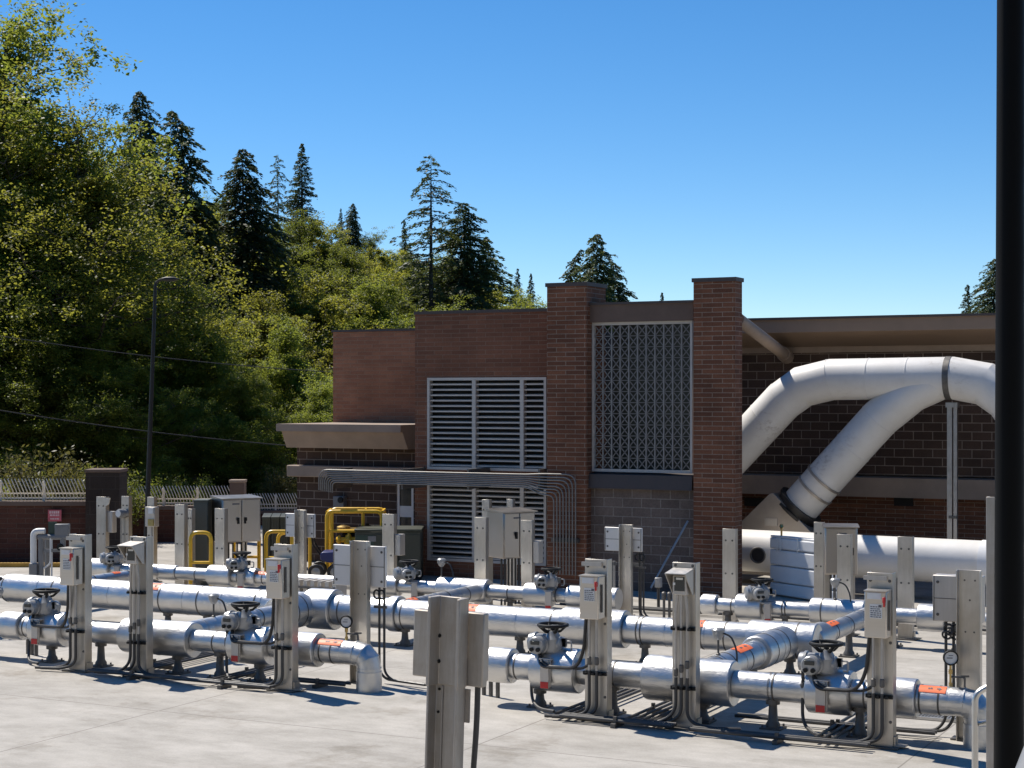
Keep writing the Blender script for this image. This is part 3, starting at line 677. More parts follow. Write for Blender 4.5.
cross('silver cross pipe behind the panel post, from the middle pipeline to the rear left one', X2, YM+.2, YB-.15, .13, [], [(24.6,.13),(25.6,.13),(26.3,.13)], (24.15,24.55,.13), (25.2,))
cross('silver cross pipe joining the right front pipeline to the middle tee', X3, YF+.25, YM-.2, .178, [(22.1,23.3,.232)], [(20.5,.178),(20.85,.178),(21.5,.178),(22.4,.232),(22.9,.232)], (21.15,21.65,.178), (21.9,))
cross('silver cross pipe with orange label, from the end tee to the rear right pipeline', X4+.12, YM+.2, YB-.17, .14, [(23.6,24.2,.20)], [(24.6,.14),(25.4,.14),(26.2,.14)], (24.3,24.75,.15), (25.6,))
cross('small silver cross pipe at far left, behind the first switch post', XY(36, YM), YM+.2, YB+.0, .115, [], [(25.0,.115),(26.0,.115)], (25.55,25.75,.115))

# ------------------------------------------------------------------ motor valves
def make_valve():
    r = thing('motor_valve', '', 'valve', (0,0,0), 0, 'motor operated valves on the pipelines')
    m = MB(); m.box(-.062, .062, -.315, -.285, .30, .66); m.box(-.085, .085, -.30, -.10, .655, .68); m.box(.068, .082, -.31, -.285, .32, .66)
    m.build('yoke_plate', M['panel_grey'], r, bevel=.006)
    MB().box(-.055, .055, -.322, -.317, .305, .385).build('red_tag', M['red'], r)
    m = MB(); m.lathe((.0,-.06,.60), (0,-.06,1.0), [(0,.07),(.04,.09),(.05,.09),(.06,.07),(.10,.075),(.13,.12),(.16,.13),(.30,.125),(.33,.10),(.37,.075),(.40,.06)], 20)
    m.lathe((-.33,-.06,.84), (.2,-.06,.84), [(0,.085),(.015,.115),(.06,.118),(.07,.135),(.10,.135),(.11,.115),(.34,.118),(.36,.10),(.44,.095),(.46,.06),(.48,0)], 22)
    m.lathe((.02,-.02,.82), (.02,.2,.82), [(0,.09),(.16,.09),(.19,.06),(.2,0)], 16)
    for zz in (.78,.80): m.cbox((.16,-.06,.86), .06, .05, .10)
    act = m.build('actuator', M['cast'], r)
    m = MB(); m.lathe((-.13,-.1,.835), (-.13,-.40,.835), [(0,.10),(.06,.10),(.065,.128),(.10,.128),(.105,.112),(.20,.112),(.215,.10),(.22,.0)], 22); m.build('terminal_cover', M['cast'], act)
    m = MB(); m.cbox((-.13,-.325,.872), .12, .012, .05); m.build('display', M['screen'], act, bevel=.004)
    for dx in (-.045, .045):
        m = MB(); m.cyl((-.13+dx,-.315,.785), (-.13+dx,-.345,.785), .027, n=12); m.build('knob', M['black'], act)
    m = MB(); m.sweep(arc_path([(.19,-.06,.88),(.26,-.06,.88),(.26,-.06,.76),(.2,-.06,.76)], .03, 3), .012, 6); m.build('handle_loop', M['cast'], act)
    hw = MB(); hw.torus((0,-.06,1.075), (0,0,1), .185, .022, 28, 8); hw.lathe((0,-.06,.95), (0,-.06,1.07), [(0,.05),(.04,.055),(.06,.035),(.09,.03),(.09,0)], 12)
    for k in range(4):
        a = PI/4 + k*PI/2; u = Vector((math.cos(a), math.sin(a), 0)); c = Vector((0,-.06,0))
        hw.sweep([c+u*.03+Vector((0,0,.985)), c+u*.10+Vector((0,0,1.0)), c+u*.185+Vector((0,0,1.073))], .024, 6)
    hw.build('handwheel', M['black'], r)
    m = MB(); m.lathe((0,-.06,.52), (0,-.06,.62), [(0,.06),(.03,.05),(.10,.06)], 14); m.build('stem_collar', M['black'], r)
    return r
def feeders(v, dx):
    ex = dx-.10
    m = MB(); m.sweep(arc_path([(-.12,-.2,.74),(-.05,-.34,.58),(ex-.18,-.50,.62),(ex-.05,-.56,.85),(ex,-.60,1.29)], .16, 5), .022, 8); m.build('flexible_conduit', M['rubber'], v)
    m = MB(); m.sweep(arc_path([(-.12,-.2,.73),(.02,-.36,.60),(ex-.1,-.50,.62),(ex+.03,-.58,.70)], .12, 5), .017, 8); m.build('flexible_conduit', M['rubber'], v)
    m = MB(); m.sweep(arc_path([(-.27,-.12,.74),(-.27,-.14,.12),(-.05,-.38,.05),(.2,-.45,.05)], .16, 5), .021, 8); m.build('rigid_conduit', M['dark_conduit'], v)
    m = MB(); m.lathe((-.27,-.13,.46), (-.27,-.13,.62), [(0,.021),(.02,.034),(.12,.034),(.14,.021)], 10); m.build('coupling', M['support'], v)
v0 = make_valve()
FV = [(49,'first motor valve from the left in the front row, left of the first switch post'),(248,'motor valve in front row beside the switch post near the left elbow'),
      (555,'motor valve in front row just right of the foreground post'),(828,'motor valve in front row with its grey actuator face close to the rightmost switch post')]
vs_ = []
for i, (px, lab) in enumerate(FV):
    loc = (XY(px, YF), YF, 0)
    if i == 0: v0.location = loc; v0['label'] = lab
    vv = v0 if i == 0 else again(v0, lab, loc)
    vs_.append(vv)
v1 = make_valve()
RV = [(114,'rear motor valve at far left behind the hooded meter post'),(242,'rear motor valve under the two-door steel cabinet'),(408,'rear motor valve in front of the dark olive container'),
      (552,'rear motor valve right of the tall steel cabinet, under the turned down conduits'),(761,'rear motor valve under the round black port of the white cylinder')]
for i, (px, lab) in enumerate(RV):
    loc = (XY(px, YB), YB, 0)
    if i == 0: v1.location = loc; v1['label'] = lab; v1.scale = (.88,.88,.88); v1.rotation_euler = (0,0,.9)
    else: again(v1, lab, loc, (.9,.5,.95,.2,.7)[i], .9)
v2 = again(v1, 'motor valve cut by the left edge of the picture on the middle pipeline', (XY(-6, YF+1.8), YF+1.8, 0), 0)

YPF = 19.12
for vv, (px, _), pp in zip(vs_, FV, (77, 283, 596, 880)): feeders(vv, XY(pp, YPF)-XY(px, YF))
# ------------------------------------------------------------------ aluminium instrument posts
def channel(m, w, d, h, t=.012, lip=.0, back=True, z0=0.0):
    """C-shaped post, web towards -y (back=True) with flanges running back"""
    s = 1 if back else -1
    poly = [(-w/2, 0), (w/2, 0), (w/2, s*d), (w/2-t, s*d), (w/2-t, s*t), (-w/2+t, s*t), (-w/2+t, s*d), (-w/2, s*d)]
    m.prism(poly, 'z', z0, h)
def bolts(root, pts, mat='support', r=.013):
    for p in pts:
        m = MB(); m.lathe(p, Vector(p)+Vector((0,-.014,0)), [(0,r*1.4),(.004,r*1.4),(.004,r),(.014,r*.9),(.014,0)], 8); m.build('bolt', M[mat], root)
def foot(root, w, d):
    m = MB(); m.cbox((0, d*.5, .012), w+.14, d+.16, .02); m.build('base_plate', M['support'], root)
    m = MB(); m.prism([(w/2+.0,.02),(w/2+.13,.02),(w/2+.13,.035),(w/2+.02,.035),(w/2+.02,.13),(w/2,.13)], 'y', .02, d); m.build('foot_angle', M['alum'], root)
def clamp_bar(root, z, w=.31, y=-.015, n=3):
    m = MB(); m.cbox((0, y-.018, z), w, .036, .042)
    for i in range(n): m.cbox((-.10+.1*i, y-.065, z), .035, .06, .03)
    m.build('clamp_bar', M['black'], root)
def make_switch_post():
    w, d, h = .30, .15, 1.99
    r = thing('switch_post', '', 'post', (0,0,0), 0, 'aluminium posts with a steel switch box')
    m = MB(); channel(m, w, d, h); m.build('post', M['alum'], r, bevel=.004)
    m = MB(); m.cbox((-.05,-.02,1.93), .27, .012, .05); m.build('bracket', M['panel_grey'], r)
    bx = MB().box(-.12, .135, -.23, -.03, 1.275, 1.80).build('switch_box', M['switch_box'], r, bevel=.012)
    MB().box(-.123, .138, -.245, -.03, 1.80, 1.812).build('lid_flange', M['switch_box'], bx)
    MB().box(-.085, .075, -.236, -.232, 1.715, 1.785).build('nameplate', M['white_label'], bx)
    lp = MB().box(-.055, .085, -.2355, -.232, 1.50, 1.66).build('warning_label', M['white_label'], bx)
    m = MB()
    random.seed(3)
    for k in range(6):
        x = -.047
        while x < .065:
            ww = random.uniform(.012, .035); m.box(x, min(.075, x+ww), -.238, -.2357, 1.63-.023*k-.005, 1.63-.023*k+.005); x += ww+.008
    m.box(.045, .08, -.238, -.2357, 1.625, 1.652); m.build('label_text', M['ink'], lp)
    m = MB(); m.cbox((.112,-.25,1.71), .03, .045, .06); m.cbox((.118,-.27,1.69), .02, .03, .11); m.build('switch_handle', M['red'], bx, bevel=.006)
    m = MB(); m.box(.139, .152, -.16, -.13, 1.36, 1.70); m.build('latch_bar', M['support'], bx)
    for x in (-.055, .045):
        m = MB(); m.sweep([(x,-.08,1.275),(x,-.08,.62)], .017, 10); m.build('rigid_conduit', M['galv_conduit'], r)
        m = MB(); m.lathe((x,-.08,.70), (x,-.08,.80), [(0,.017),(.012,.028),(.088,.028),(.1,.017)], 10); m.build('coupling', M['support'], r)
        m = MB(); m.sweep(arc_path([(x,-.08,.63),(x,-.08,.12),(x-.22,-.14,.05),(x-.55,-.20,.045)], .22, 6), .021, 10); m.build('coated_conduit', M['dark_conduit'], r)
    clamp_bar(r, .59); foot(r, w, d); bolts(r, [(-.11,0,1.9),(.11,0,1.9),(.12,0,1.2),(.12,0,.3)])
    return r
YPF = 19.12
sp0 = make_switch_post()
for i, (px, lab) in enumerate(((77,'aluminium post with steel switch box at far left, leftmost in the front row'),(283,'aluminium post with steel switch box standing left of the left pipe elbow'),
        (596,'aluminium post with steel switch box right of the foreground post'),(880,'aluminium post with steel switch box in front of the white horizontal cylinder'))):
    loc = (XY(px, YPF), YPF, 0)
    if i == 0: sp0.location = loc; sp0['label'] = lab
    else: again(sp0, lab, loc)
def make_meter_post():
    w, d, h = .30, .15, 2.0
    r = thing('meter_post', '', 'post', (0,0,0), 0, 'aluminium posts with a hooded meter')
    m = MB(); channel(m, w, d, h); m.build('post', M['alum'], r, bevel=.004)
    m = MB(); m.prism([(-.01,1.925),(-.30,1.885),(-.30,1.895),(-.01,1.937)], 'x', -.13, .13)
    m.prism([(-.02,1.92),(-.29,1.885),(-.05,1.62),(-.02,1.62)], 'x', .12, .13); m.prism([(-.02,1.92),(-.29,1.885),(-.05,1.62),(-.02,1.62)], 'x', -.13, -.12)
    m.build('sun_hood', M['panel_grey'], r)
    u = MB().box(-.085, .095, -.16, -.02, 1.625, 1.865).build('meter', M['panel_grey'], r, bevel=.01)
    MB().box(-.06, .07, -.166, -.161, 1.675, 1.845).build('screen', M['screen'], u)
    MB().box(-.035, .05, -.170, -.166, 1.81, 1.835).build('title_strip', M['white_label'], u)
    m = MB(); m.cbox((-.06,-.168,1.76), .03, .014, .03); m.build('latch', M['white_label'], u)
    for i, x in enumerate((-.075, -.005, .07)):
        m = MB(); m.sweep([(-.045+.05*i,-.09,1.63),(x,-.075,1.42),(x,-.075,.62)], .017, 10); m.build('rigid_conduit', M['galv_conduit'], r)
        m = MB(); m.lathe((x,-.075,.64+.05*i), (x,-.075,.74+.05*i), [(0,.017),(.012,.027),(.088,.027),(.1,.017)], 10); m.build('coupling', M['support'], r)
        s = -1 if i < 2 else 1
        m = MB(); m.sweep(arc_path([(x,-.075,.63),(x,-.075,.2-.04*i),(x+s*.25,-.06,.05),(x+s*.62,-.02+.1*s,.045)], .24, 6), .021, 10); m.build('coated_conduit', M['dark_conduit'], r)
    clamp_bar(r, 1.21); clamp_bar(r, .50); foot(r, w, d); bolts(r, [(-.11,0,1.965),(.11,0,1.965)])
    return r
mp0 = make_meter_post(); mp0.location = (XY(138, YPF), YPF, 0); mp0['label'] = 'aluminium post with hooded meter, second post from left in the front row'
again(mp0, 'aluminium post with hooded dark-screened meter left of the right cross pipe', (XY(684, YPF), YPF, 0))
def make_panel_post(wp_, px0, px1, z0, z1, w=.28, h=1.98, dep=.2, drops=True, mat='alum', pmat='panel_grey'):
    r = thing('panel_post', '', 'post', (0,0,0), 0, None)
    d = .1
    m = MB(); channel(m, w, d, h, back=False, z0=0); o = m.build('post', M[mat], r, bevel=.003)
    b = MB().box(px0, px1, .03, .03+dep, z0, z1).build('panel_box', M[pmat], r, bevel=.01)
    m = MB()
    for x in (px0+.015, px1-.015): m.box(x-.006, x+.006, .026, .029, z0+.01, z1-.01)
    m.box(px0+.01, px1-.01, .026, .029, (z0+z1)/2-.004, (z0+z1)/2+.004); m.build('fold_line', M['support'], b)
    bolts(r, [(-.06,-.0,h-.12),(.06,-.0,h-.12),(.0,0,h-.35),(-.05,0,z0-.1),(.05,0,z0-.1)])
    bolts(b, [(px0+.06,.03,z1-.08),(px1-.06,.03,z1-.08),(px0+.06,.03,z0+.08),(px1-.06,.03,z0+.08)])
    if drops:
        for k, x in enumerate((w/2+.07, w/2+.15)):
            m = MB(); m.sweep(arc_path([(x,.12,z0),(x,.12,.16),(x+drops*.12,.1,.06),(x+drops*.8,.0,.05)], .14, 5), .018, 10); m.build('coated_conduit', M['dark_conduit'], r)
            m = MB(); m.torus((x,.05,z0-.10), (.3,1,0), .06, .014, 18, 6); m.build('cable_loop', M['rubber'], r)
        m = MB(); m.cbox((w/2+.10,.1,z0-.28), .2, .03, .035); m.build('clamp_bar', M['support'], r)
    foot(r, w, .05)
    return r
a = make_panel_post(.28, -.50, .36, 1.34, 1.91, dep=.05, pmat='pale_panel', drops=1); a.location = (XY(362, 20.17), 20.17, 0); a['label'] = 'aluminium post seen from behind with a wide pale panel, beside the left elbow'
a = make_panel_post(.28, -.44, .13, 1.36, 1.90, drops=0); a.location = (XY(970, 20.0), 20.0, 0); a['label'] = 'stained aluminium post with a box on its left, nearest the black pole'
for k, x in enumerate((-.30, -.21)):
    m = MB(); m.sweep(arc_path([(x,.1,1.36),(x,.1,.2),(x-.1,.06,.07),(x-.65,-.02,.06)], .2, 6), .018, 10); m.build('coated_conduit', M['dark_conduit'], a)
    m = MB(); m.torus((x+.05,.03,1.27), (.3,1,0), .06, .014, 18, 6); m.build('cable_loop', M['rubber'], a)
    m = MB(); m.torus((x+.02,.05,1.2), (.1,1,.4), .05, .013, 18, 6); m.build('cable_loop', M['rubber'], a)
YPB = 27.8
a = make_panel_post(.23, -.45, .27, 1.24, 1.66, .235, 1.72, dep=.05, pmat='pale_panel', drops=1); a.location = (XY(627, YPB), YPB, 0); a['label'] = 'rear aluminium post with a wide white panel before the grey block wall'
a = make_panel_post(.23, -.42, .27, 1.23, 1.69, .23, 1.77, dep=.05, pmat='pale_panel', drops=0); a.location = (XY(302, YPB), YPB, 0); a['label'] = 'rear aluminium post with a white panel left of the yellow tube frame'
# foreground post, seen from behind, splice plate and two boxes
kk = 13.3/FOC; pf = PD(444, HY, 13.3)
f = thing('foreground_post', 'large weathered aluminium post with boxes each side, nearest in the foreground', 'post', (pf.x, pf.y, 0)); f.rotation_euler = (0, math.radians(1.9), 0)
zf = HC-(597-HY)*kk; w = .27
m = MB(); channel(m, w, .14, zf, .02, back=False); m.build('post', M['weathered'], f, bevel=.006)
for xx in (-.055, .06): MB().box(xx-.008, xx+.008, -.034, -.021, 0, zf-.69).build('stiffener', M['weathered'], f, bevel=.003)
m = MB(); m.prism([(-.142,.004),(-.142,-.145),(-.115,-.145),(-.09,-.035),(.09,-.035),(.115,-.145),(.142,-.145),(.142,.004)], 'z', zf-.68, zf+.01); m.build('splice_cover', M['weathered'], f, bevel=.004)
zb0, zb1 = HC-(684-HY)*kk, HC-(613-HY)*kk
MB().box(-.36, -.10, .02, .14, zb0+.03, zb1).build('junction_box', M['weathered'], f, bevel=.01)
MB().box(.09, .27, .02, .10, zb0, zb1+.02).build('junction_box', M['weathered'], f, bevel=.01)
MB().box(.05, .25, .102, .16, zb0+.03, zb1-.12).build('box_door', M['weathered'], f, bevel=.01)
MB().box(.11, .17, .0, .02, zb0-.28, zb0-.02).build('conduit_tray', M['weathered'], f)
m = MB(); m.sweep(arc_path([(.21,.06,zb0),(.21,.06,zb0-.3),(.17,.08,zb0-.9),(.17,.08,0)], .3, 5), .024, 10); m.build('flexible_conduit', M['dark_conduit'], f)
m = MB(); m.sweep(arc_path([(-.2,.1,zb0),(-.22,.1,.8),(-.2,.1,0)], .2, 5), .02, 8); m.build('flexible_conduit', M['dark_conduit'], f)
bolts(f, [(-.09,-.037,zf-.5),(-.09,-.014,zf-.9),(.08,-.037,zf-.63),(-.085,-.014,zf-.72),(-.09,-.037,zf-.3),(.1,-.0,zf-1.2)], 'black', .012)
# plain rear posts
def plain_post(px, Y, w, h, lab, box=None):
    r = thing('aluminium_post', lab, 'post', (XY(px, Y), Y, 0))
    m = MB(); channel(m, w, .12, h); m.build('post', M['alum'], r, bevel=.003); foot(r, w, .12)
    bolts(r, [(-w*.25,0,h-.2),(w*.25,0,h-.2),(-w*.25,0,h*.55),(w*.25,0,h*.55)])
    if box == 'side': MB().box(w/2, w/2+.12, .03, .22, h*.55, h*.78).build('side_box', M['panel_grey'], r, bevel=.008)
    if box == 'bracket':
        m = MB(); m.prism([(w/2,h-.02),(w/2+.12,h-.02),(w/2+.08,h-.16),(w/2,h-.2)], 'y', .0, .02); m.build('gusset', M['alum'], r)
        MB().box(w/2, w/2+.14, .05, .2, h-.78, h-.32).build('side_box', M['panel_grey'], r, bevel=.01)
    if box == 'meter':
        m = MB(); m.lathe((.05,-.02,h-.36), (.05,-.28,h-.36), [(0,.08),(.12,.08),(.13,.1),(.22,.1),(.24,.08),(.26,0)], 18); m.cbox((-.05,-.06,h-.38), .2, .1, .16); m.build('transmitter', M['equip_grey'], r)
        m = MB(); m.cyl((.05,-.283,h-.36), (.05,-.29,h-.36), .07, n=16); m.build('dial_face', M['white_label'], r)
        m = MB(); m.sweep([(-.05,-.06,h-.45),(-.05,-.06,.1)], .018, 8); m.build('rigid_conduit', M['galv_conduit'], r)
    if box == 'control':
        b = MB().box(-.02, .24, -.16, -.01, h-.62, h-.2).build('control_box', M['panel_grey'], r, bevel=.01)
        MB().box(.1, .22, -.20, -.16, h-.34, h-.22).build('display', M['white_label'], b); MB().box(.08, .22, -.19, -.16, h-.60, h-.46).build('cover', M['tag_yellow'], b)
        m = MB(); m.sweep(arc_path([(.1,-.08,h-.62),(.1,-.08,.5),(.0,-.1,.1)], .1, 4), .018, 8); m.build('rigid_conduit', M['galv_conduit'], r)
    return r
plain_post(101, 29.0, .26, 1.80, 'aluminium post with side box in front of the broad dark pillar', 'bracket')
plain_post(125, 29.0, .20, 1.83, 'narrow aluminium post carrying a round grey transmitter, right of the dark pillar', 'meter')
plain_post(150.5, 29.0, .18, 1.83, 'narrow aluminium post with a control box right beside the street lamp', 'control')
plain_post(179.5, YPB, .24, 1.79, 'plain aluminium post left of the grey-green cabinet')
plain_post(189.5, 28.4, .12, 1.66, 'slim aluminium post close behind the plain post left of the cabinet')
plain_post(219.5, 27.5, .235, 1.76, 'plain aluminium post in front of the two-door steel cabinet')
plain_post(388, YPB, .26, 1.75, 'plain aluminium post with side box in front of the olive container', 'side')
plain_post(729, YPB, .24, 1.71, 'plain aluminium post at the right brick column foot')
plain_post(844, YPB, .235, 1.69, 'plain aluminium post left of centre of the white horizontal cylinder')
plain_post(905, YPB, .25, 1.69, 'plain aluminium post crossing the middle of the white horizontal cylinder')
# ------------------------------------------------------------------ cabinets on stands
def cabinet(px, Y, rz, w, d, z0, z1, lab, doors=2, legs=True, group=None):
    r = thing('control_cabinet', lab, 'cabinet', (XY(px, Y), Y, 0), rz, group)
    MB().box(-w/2, w/2, -d/2, d/2, z0, z1).build('body', M['stainless'], r, bevel=.015)
    m = MB(); m.prism([(-d/2-.05, z1), (d/2, z1+.0), (d/2, z1+.05), (-d/2-.05, z1+.015)], 'x', -w/2-.03, w/2+.03); m.build('rain_top', M['stainless'], r)
    for i in range(doors):
        a = -w/2+.015+i*(w-.03)/doors; b = a+(w-.03)/doors-.012
        dd = MB().box(a, b, -d/2-.022, -d/2-.001, z0+.02, z1-.02).build('door', M['stainless'], r, bevel=.008)
        hx = (b-.07 if i == 0 else a+.07) if doors == 2 else b-.06; hz = (z0+z1)/2
        m = MB(); m.cbox((hx,-d/2-.035,hz), .035, .03, .13); m.cbox((hx+(.02 if i else -.02),-d/2-.055,hz+.03), .02, .02, .07); m.build('handle', M['black'], dd)
        if i == 0: MB().box(a+.2, a+.36, -d/2-.026, -d/2-.022, z1-.12, z1-.09).build('badge', M['ink'], dd)
    if legs:
        for sx in (-1, 1):
            m = MB(); m.box(sx*w*.38-.05, sx*w*.38+.05, d/2+.0, d/2+.08, 0, z1-.02); m.build('leg', M['alum'], r)
        for k in range(6):
            x = -w*.3+k*w*.11; m = MB(); m.sweep([(x,.0,z0),(x,.0,.02)], .02, 8); m.build('conduit', M['dark_conduit'], r)
    return r
cabinet(236, 29.3, math.radians(58), .86, .62, .94, 1.85, 'steel two-door control cabinet on a stand near the green cabinet')
cabinet(511, 28.9, math.radians(60), .72, .58, .93, 1.80, 'upright steel two-door cabinet standing in front of the louvres')
plain_post(480, YPB, .24, 1.75, 'aluminium post in front of the left edge of the steel cabinet by the louvres')
plain_post(526.5, YPB, .225, 1.73, 'aluminium post in front of the right edge of the steel cabinet by the louvres', 'side')
plain_post(485.5, 29.6, .16, 1.96, 'aluminium post half hidden behind the left of the louvre cabinet')
plain_post(509.5, 29.8, .13, 1.97, 'thin aluminium post hidden behind the middle of the louvre cabinet')
cabinet(840.5, 29.0, math.radians(20), .56, .34, .90, 1.72, 'single-door steel box in front of the white cylinder', 1)
plain_post(818.5, 29.5, .17, 1.75, 'thin aluminium post left of the single-door steel box')
c = facing(200.5, 35.5, 'electrical_cabinet', 'narrow grey-green electrical cabinet behind the yellow guard rail', 'cabinet'); k = 35.5/FOC
z1 = HC-(501.5-HY)*k
MB().box(-7*k, 7*k, 0, .5, .05, z1).build('body', M['green_cabinet'], c, bevel=.01); MB().box(-7.4*k, 7.4*k, -.02, .52, z1, z1+.03).build('top', M['green_cabinet'], c); MB().box(-6.4*k, 6.4*k, -.012, -.001, .1, z1-.05).build('door', M['green_cabinet'], c); MB().box(-8*k, 8*k, -.03, .53, 0, .05).build('plinth', M['pad'], c)

# ------------------------------------------------------------------ instruments on the pipes
def make_transmitter():
    r = thing('temperature_transmitter', '', 'transmitter', (0,0,0), 0, 'round-headed transmitters on the cross pipes')
    m = MB(); m.lathe((0,0,0), (0,0,.22), [(0,.03),(.03,.03),(.04,.014),(.22,.014)], 10); m.build('stem', M['support'], r)
    m = MB(); m.lathe((0,0,.21), (0,0,.36), [(0,.03),(.03,.055),(.07,.075),(.10,.075),(.10,.083),(.13,.083),(.15,.06),(.15,0)], 18); m.build('head', M['cast'], r)
    m = MB(); m.sweep(arc_path([(.05,0,.30),(.17,.0,.27),(.26,-.02,.10),(.27,-.05,-.12)], .1, 5), .013, 8); m.build('cable', M['dark_conduit'], r)
    return r
t0 = make_transmitter()
for i, (X, Y, z, lab) in enumerate(((X1+.0, 20.9, ZP+.14, 'round-headed transmitter on the left cross pipe near the second switch post'), (X3, 20.62, ZP+.165, 'round-headed transmitter on the cross pipe right of the hooded meter post'),
        (XY(441.5, YB), YB, ZP+.19, 'round-headed transmitter on the rear pipeline left of the louvre cabinet'), (XY(836, YB), YB-.05, ZP+.19, 'round-headed transmitter in front of the single-door steel box'))):
    if i == 0: t0.location = (X, Y, z); t0['label'] = lab
    else: again(t0, lab, (X, Y, z))
def gauge(px, Y, zc_, lab, side):
    r = thing('pressure_gauge', lab, 'gauge', (XY(px, Y), Y, ZP+.15), .35)
    h = zc_-ZP-.15
    m = MB(); m.lathe((0,0,0), (0,0,h-.08), [(0,.022),(.05,.022),(.05,.014),(h*.45,.014),(h*.45,.024),(h*.45+.05,.024),(h*.45+.05,.014),(h-.08,.014)], 10); m.build('stem', M['brass'], r)
    m = MB(); m.lathe((0,.03,h), (0,-.04,h), [(0,.0),(0,.07),(.01,.085),(.055,.09),(.07,.085),(.07,.072),(.055,.072)], 26); m.build('case', M['black'], r)
    fc = MB(); fc.cyl((0,-.02,h), (0,-.027,h), .073, n=24); fo = fc.build('dial', M['white_label'], r)
    m = MB(); m.box(-.045, .02, -.031, -.028, h-.006, h+.004); m.box(-.025, .025, -.031, -.028, h+.025, h+.031)
    m.build('needle', M['ink'], fo)
    m = MB(); m.sweep(arc_path([(0,0,h*.35),(side*.16,0,h*.35),(side*.16,0,h*.35-.12)], .03, 3), .013, 8); m.cbox((side*.16,0,h*.35+.01), .10, .022, .022); m.build('valve_handle', M['support'], r)
gauge(346.5, 19.75, .905, 'round black-rimmed pressure gauge above the left elbow', 1)
gauge(950.5, 19.72, .99, 'round black-rimmed pressure gauge at the right end of the front pipeline', 1)
# stub conduits under the pipe ends
for px, Y, lab in ((28, 20.1, 'three grey stub conduits rising from the slab at far left'), (484, 20.1, 'three grey stub conduits rising from the slab right of the foreground post')):
    r = thing('stub_conduits', lab, 'conduit', (XY(px, Y), Y, 0))
    for k in range(3):
        m = MB(); m.cyl((k*.13,-.05*k,0), (k*.13,-.05*k,.36), .03, n=10); m.lathe((k*.13,-.05*k,.34), (k*.13,-.05*k,.40), [(0,.03),(.0,.038),(.05,.038),(.06,.02),(.06,0)], 10); m.build('conduit', M['support'], r)
# conduits on the slab
def floor_run(lab, pts, n, gap, axis, r=.022, mat='dark_conduit'):
    P0 = Vector(pts[0]); root = thing('conduit_run', lab, 'conduit', (P0.x, P0.y, 0))
    for k in range(n):
        off = Vector((0, gap*k, 0)) if axis == 'x' else Vector((gap*k, 0, 0))
        m = MB(); m.sweep(arc_path([Vector(p)-Vector((P0.x,P0.y,0))+off+Vector((0,0,.075)) for p in pts], .2, 4), r, 8); m.build('conduit', M[mat], root)
    for a, b in zip(pts[:-1], pts[1:]):
        a, b = Vector(a), Vector(b); L = (b-a).length; q = max(1, int(L/1.5))
        for i in range(q):
            c = a.lerp(b, (i+.5)/q) - Vector((P0.x,P0.y,0)); g = gap*(n-1)
            m = MB()
            if axis == 'x': m.box(c.x-.03, c.x+.03, c.y-.08, c.y+g+.08, 0, .052); m.box(c.x-.02, c.x+.02, c.y-.02, c.y+.02, .052, .13)
            else: m.box(c.x-.08, c.x+g+.08, c.y-.03, c.y+.03, 0, .052); m.box(c.x-.02, c.x+.02, c.y-.02, c.y+.02, .052, .13)
            m.build('floor_clamp', M['support'], root)
floor_run('pair of dark conduits on the slab along the left front posts', [(XY(88,18.92),18.92,0),(XY(270,18.92),18.92,0)], 2, .09, 'x')
floor_run('three dark conduits on the slab along the middle front posts', [(XY(560,18.86),18.86,0),(XY(672,18.86),18.86,0)], 3, .07, 'x')
floor_run('pair of dark conduits on the slab along the right front posts', [(XY(690,18.80),18.80,0),(XY(868,18.80),18.80,0)], 2, .09, 'x', .026)
floor_run('pair of conduits on the slab under the right front pipeline', [(XY(735,19.85),19.85,0),(XY(935,19.85),19.85,0)], 2, .1, 'x')
floor_run('pair of conduits on the slab beside the left elbow', [(XY(290,19.55),19.55,0),(XY(345,19.55),19.55,0)], 2, .14, 'x')
for px, n, lab in ((118, 4, 'four conduits on the slab running back from the second front post'), (212, 3, 'three conduits on the slab running back beside the left motor valve'), (560, 4, 'four conduits on the slab running back from the middle motor valve'),
        (628, 5, 'five conduits on the slab running back between the two middle front posts'), (655, 3, 'three conduits on the slab running back behind the hooded meter post'), (818, 3, 'three conduits on the slab running back under the right motor valve')):
    x = XY(px, 19.1); floor_run(lab, [(x,18.98,0),(x,22.7,0)], n, .10, 'y', .02)
floor_run('long conduits on the slab behind the left middle pipeline', [(XY(60,25.3),25.3,0),(XY(420,25.3),25.3,0)], 3, .11, 'x', .025)
floor_run('long conduits on the slab before the brick columns', [(XY(560,29.0),29.0,0),(XY(1000,29.0),29.0,0)], 3, .11, 'x', .025)
# floor grating
g = thing('floor_grating', 'galvanised bar grating flush in the slab behind the right gauge', 'grating', (XY(945, 21.6), 21.6, 0))
m = MB(); m.box(-.55,.55,-.6,-.57,.005,.04); m.box(-.55,.55,.57,.6,.005,.04); m.box(-.55,-.52,-.57,.57,.005,.04); m.box(.52,.55,-.57,.57,.005,.04); m.build('frame', M['grating'], g)
m = MB()
for i in range(26): x = -.5+i*.04; m.box(x-.006,x+.006,-.57,.57,.008,.035)
m.build('bars', M['grating'], g)
MB().box(-.52,.52,-.57,.57,.002,.005).build('pit', M['void'], g)
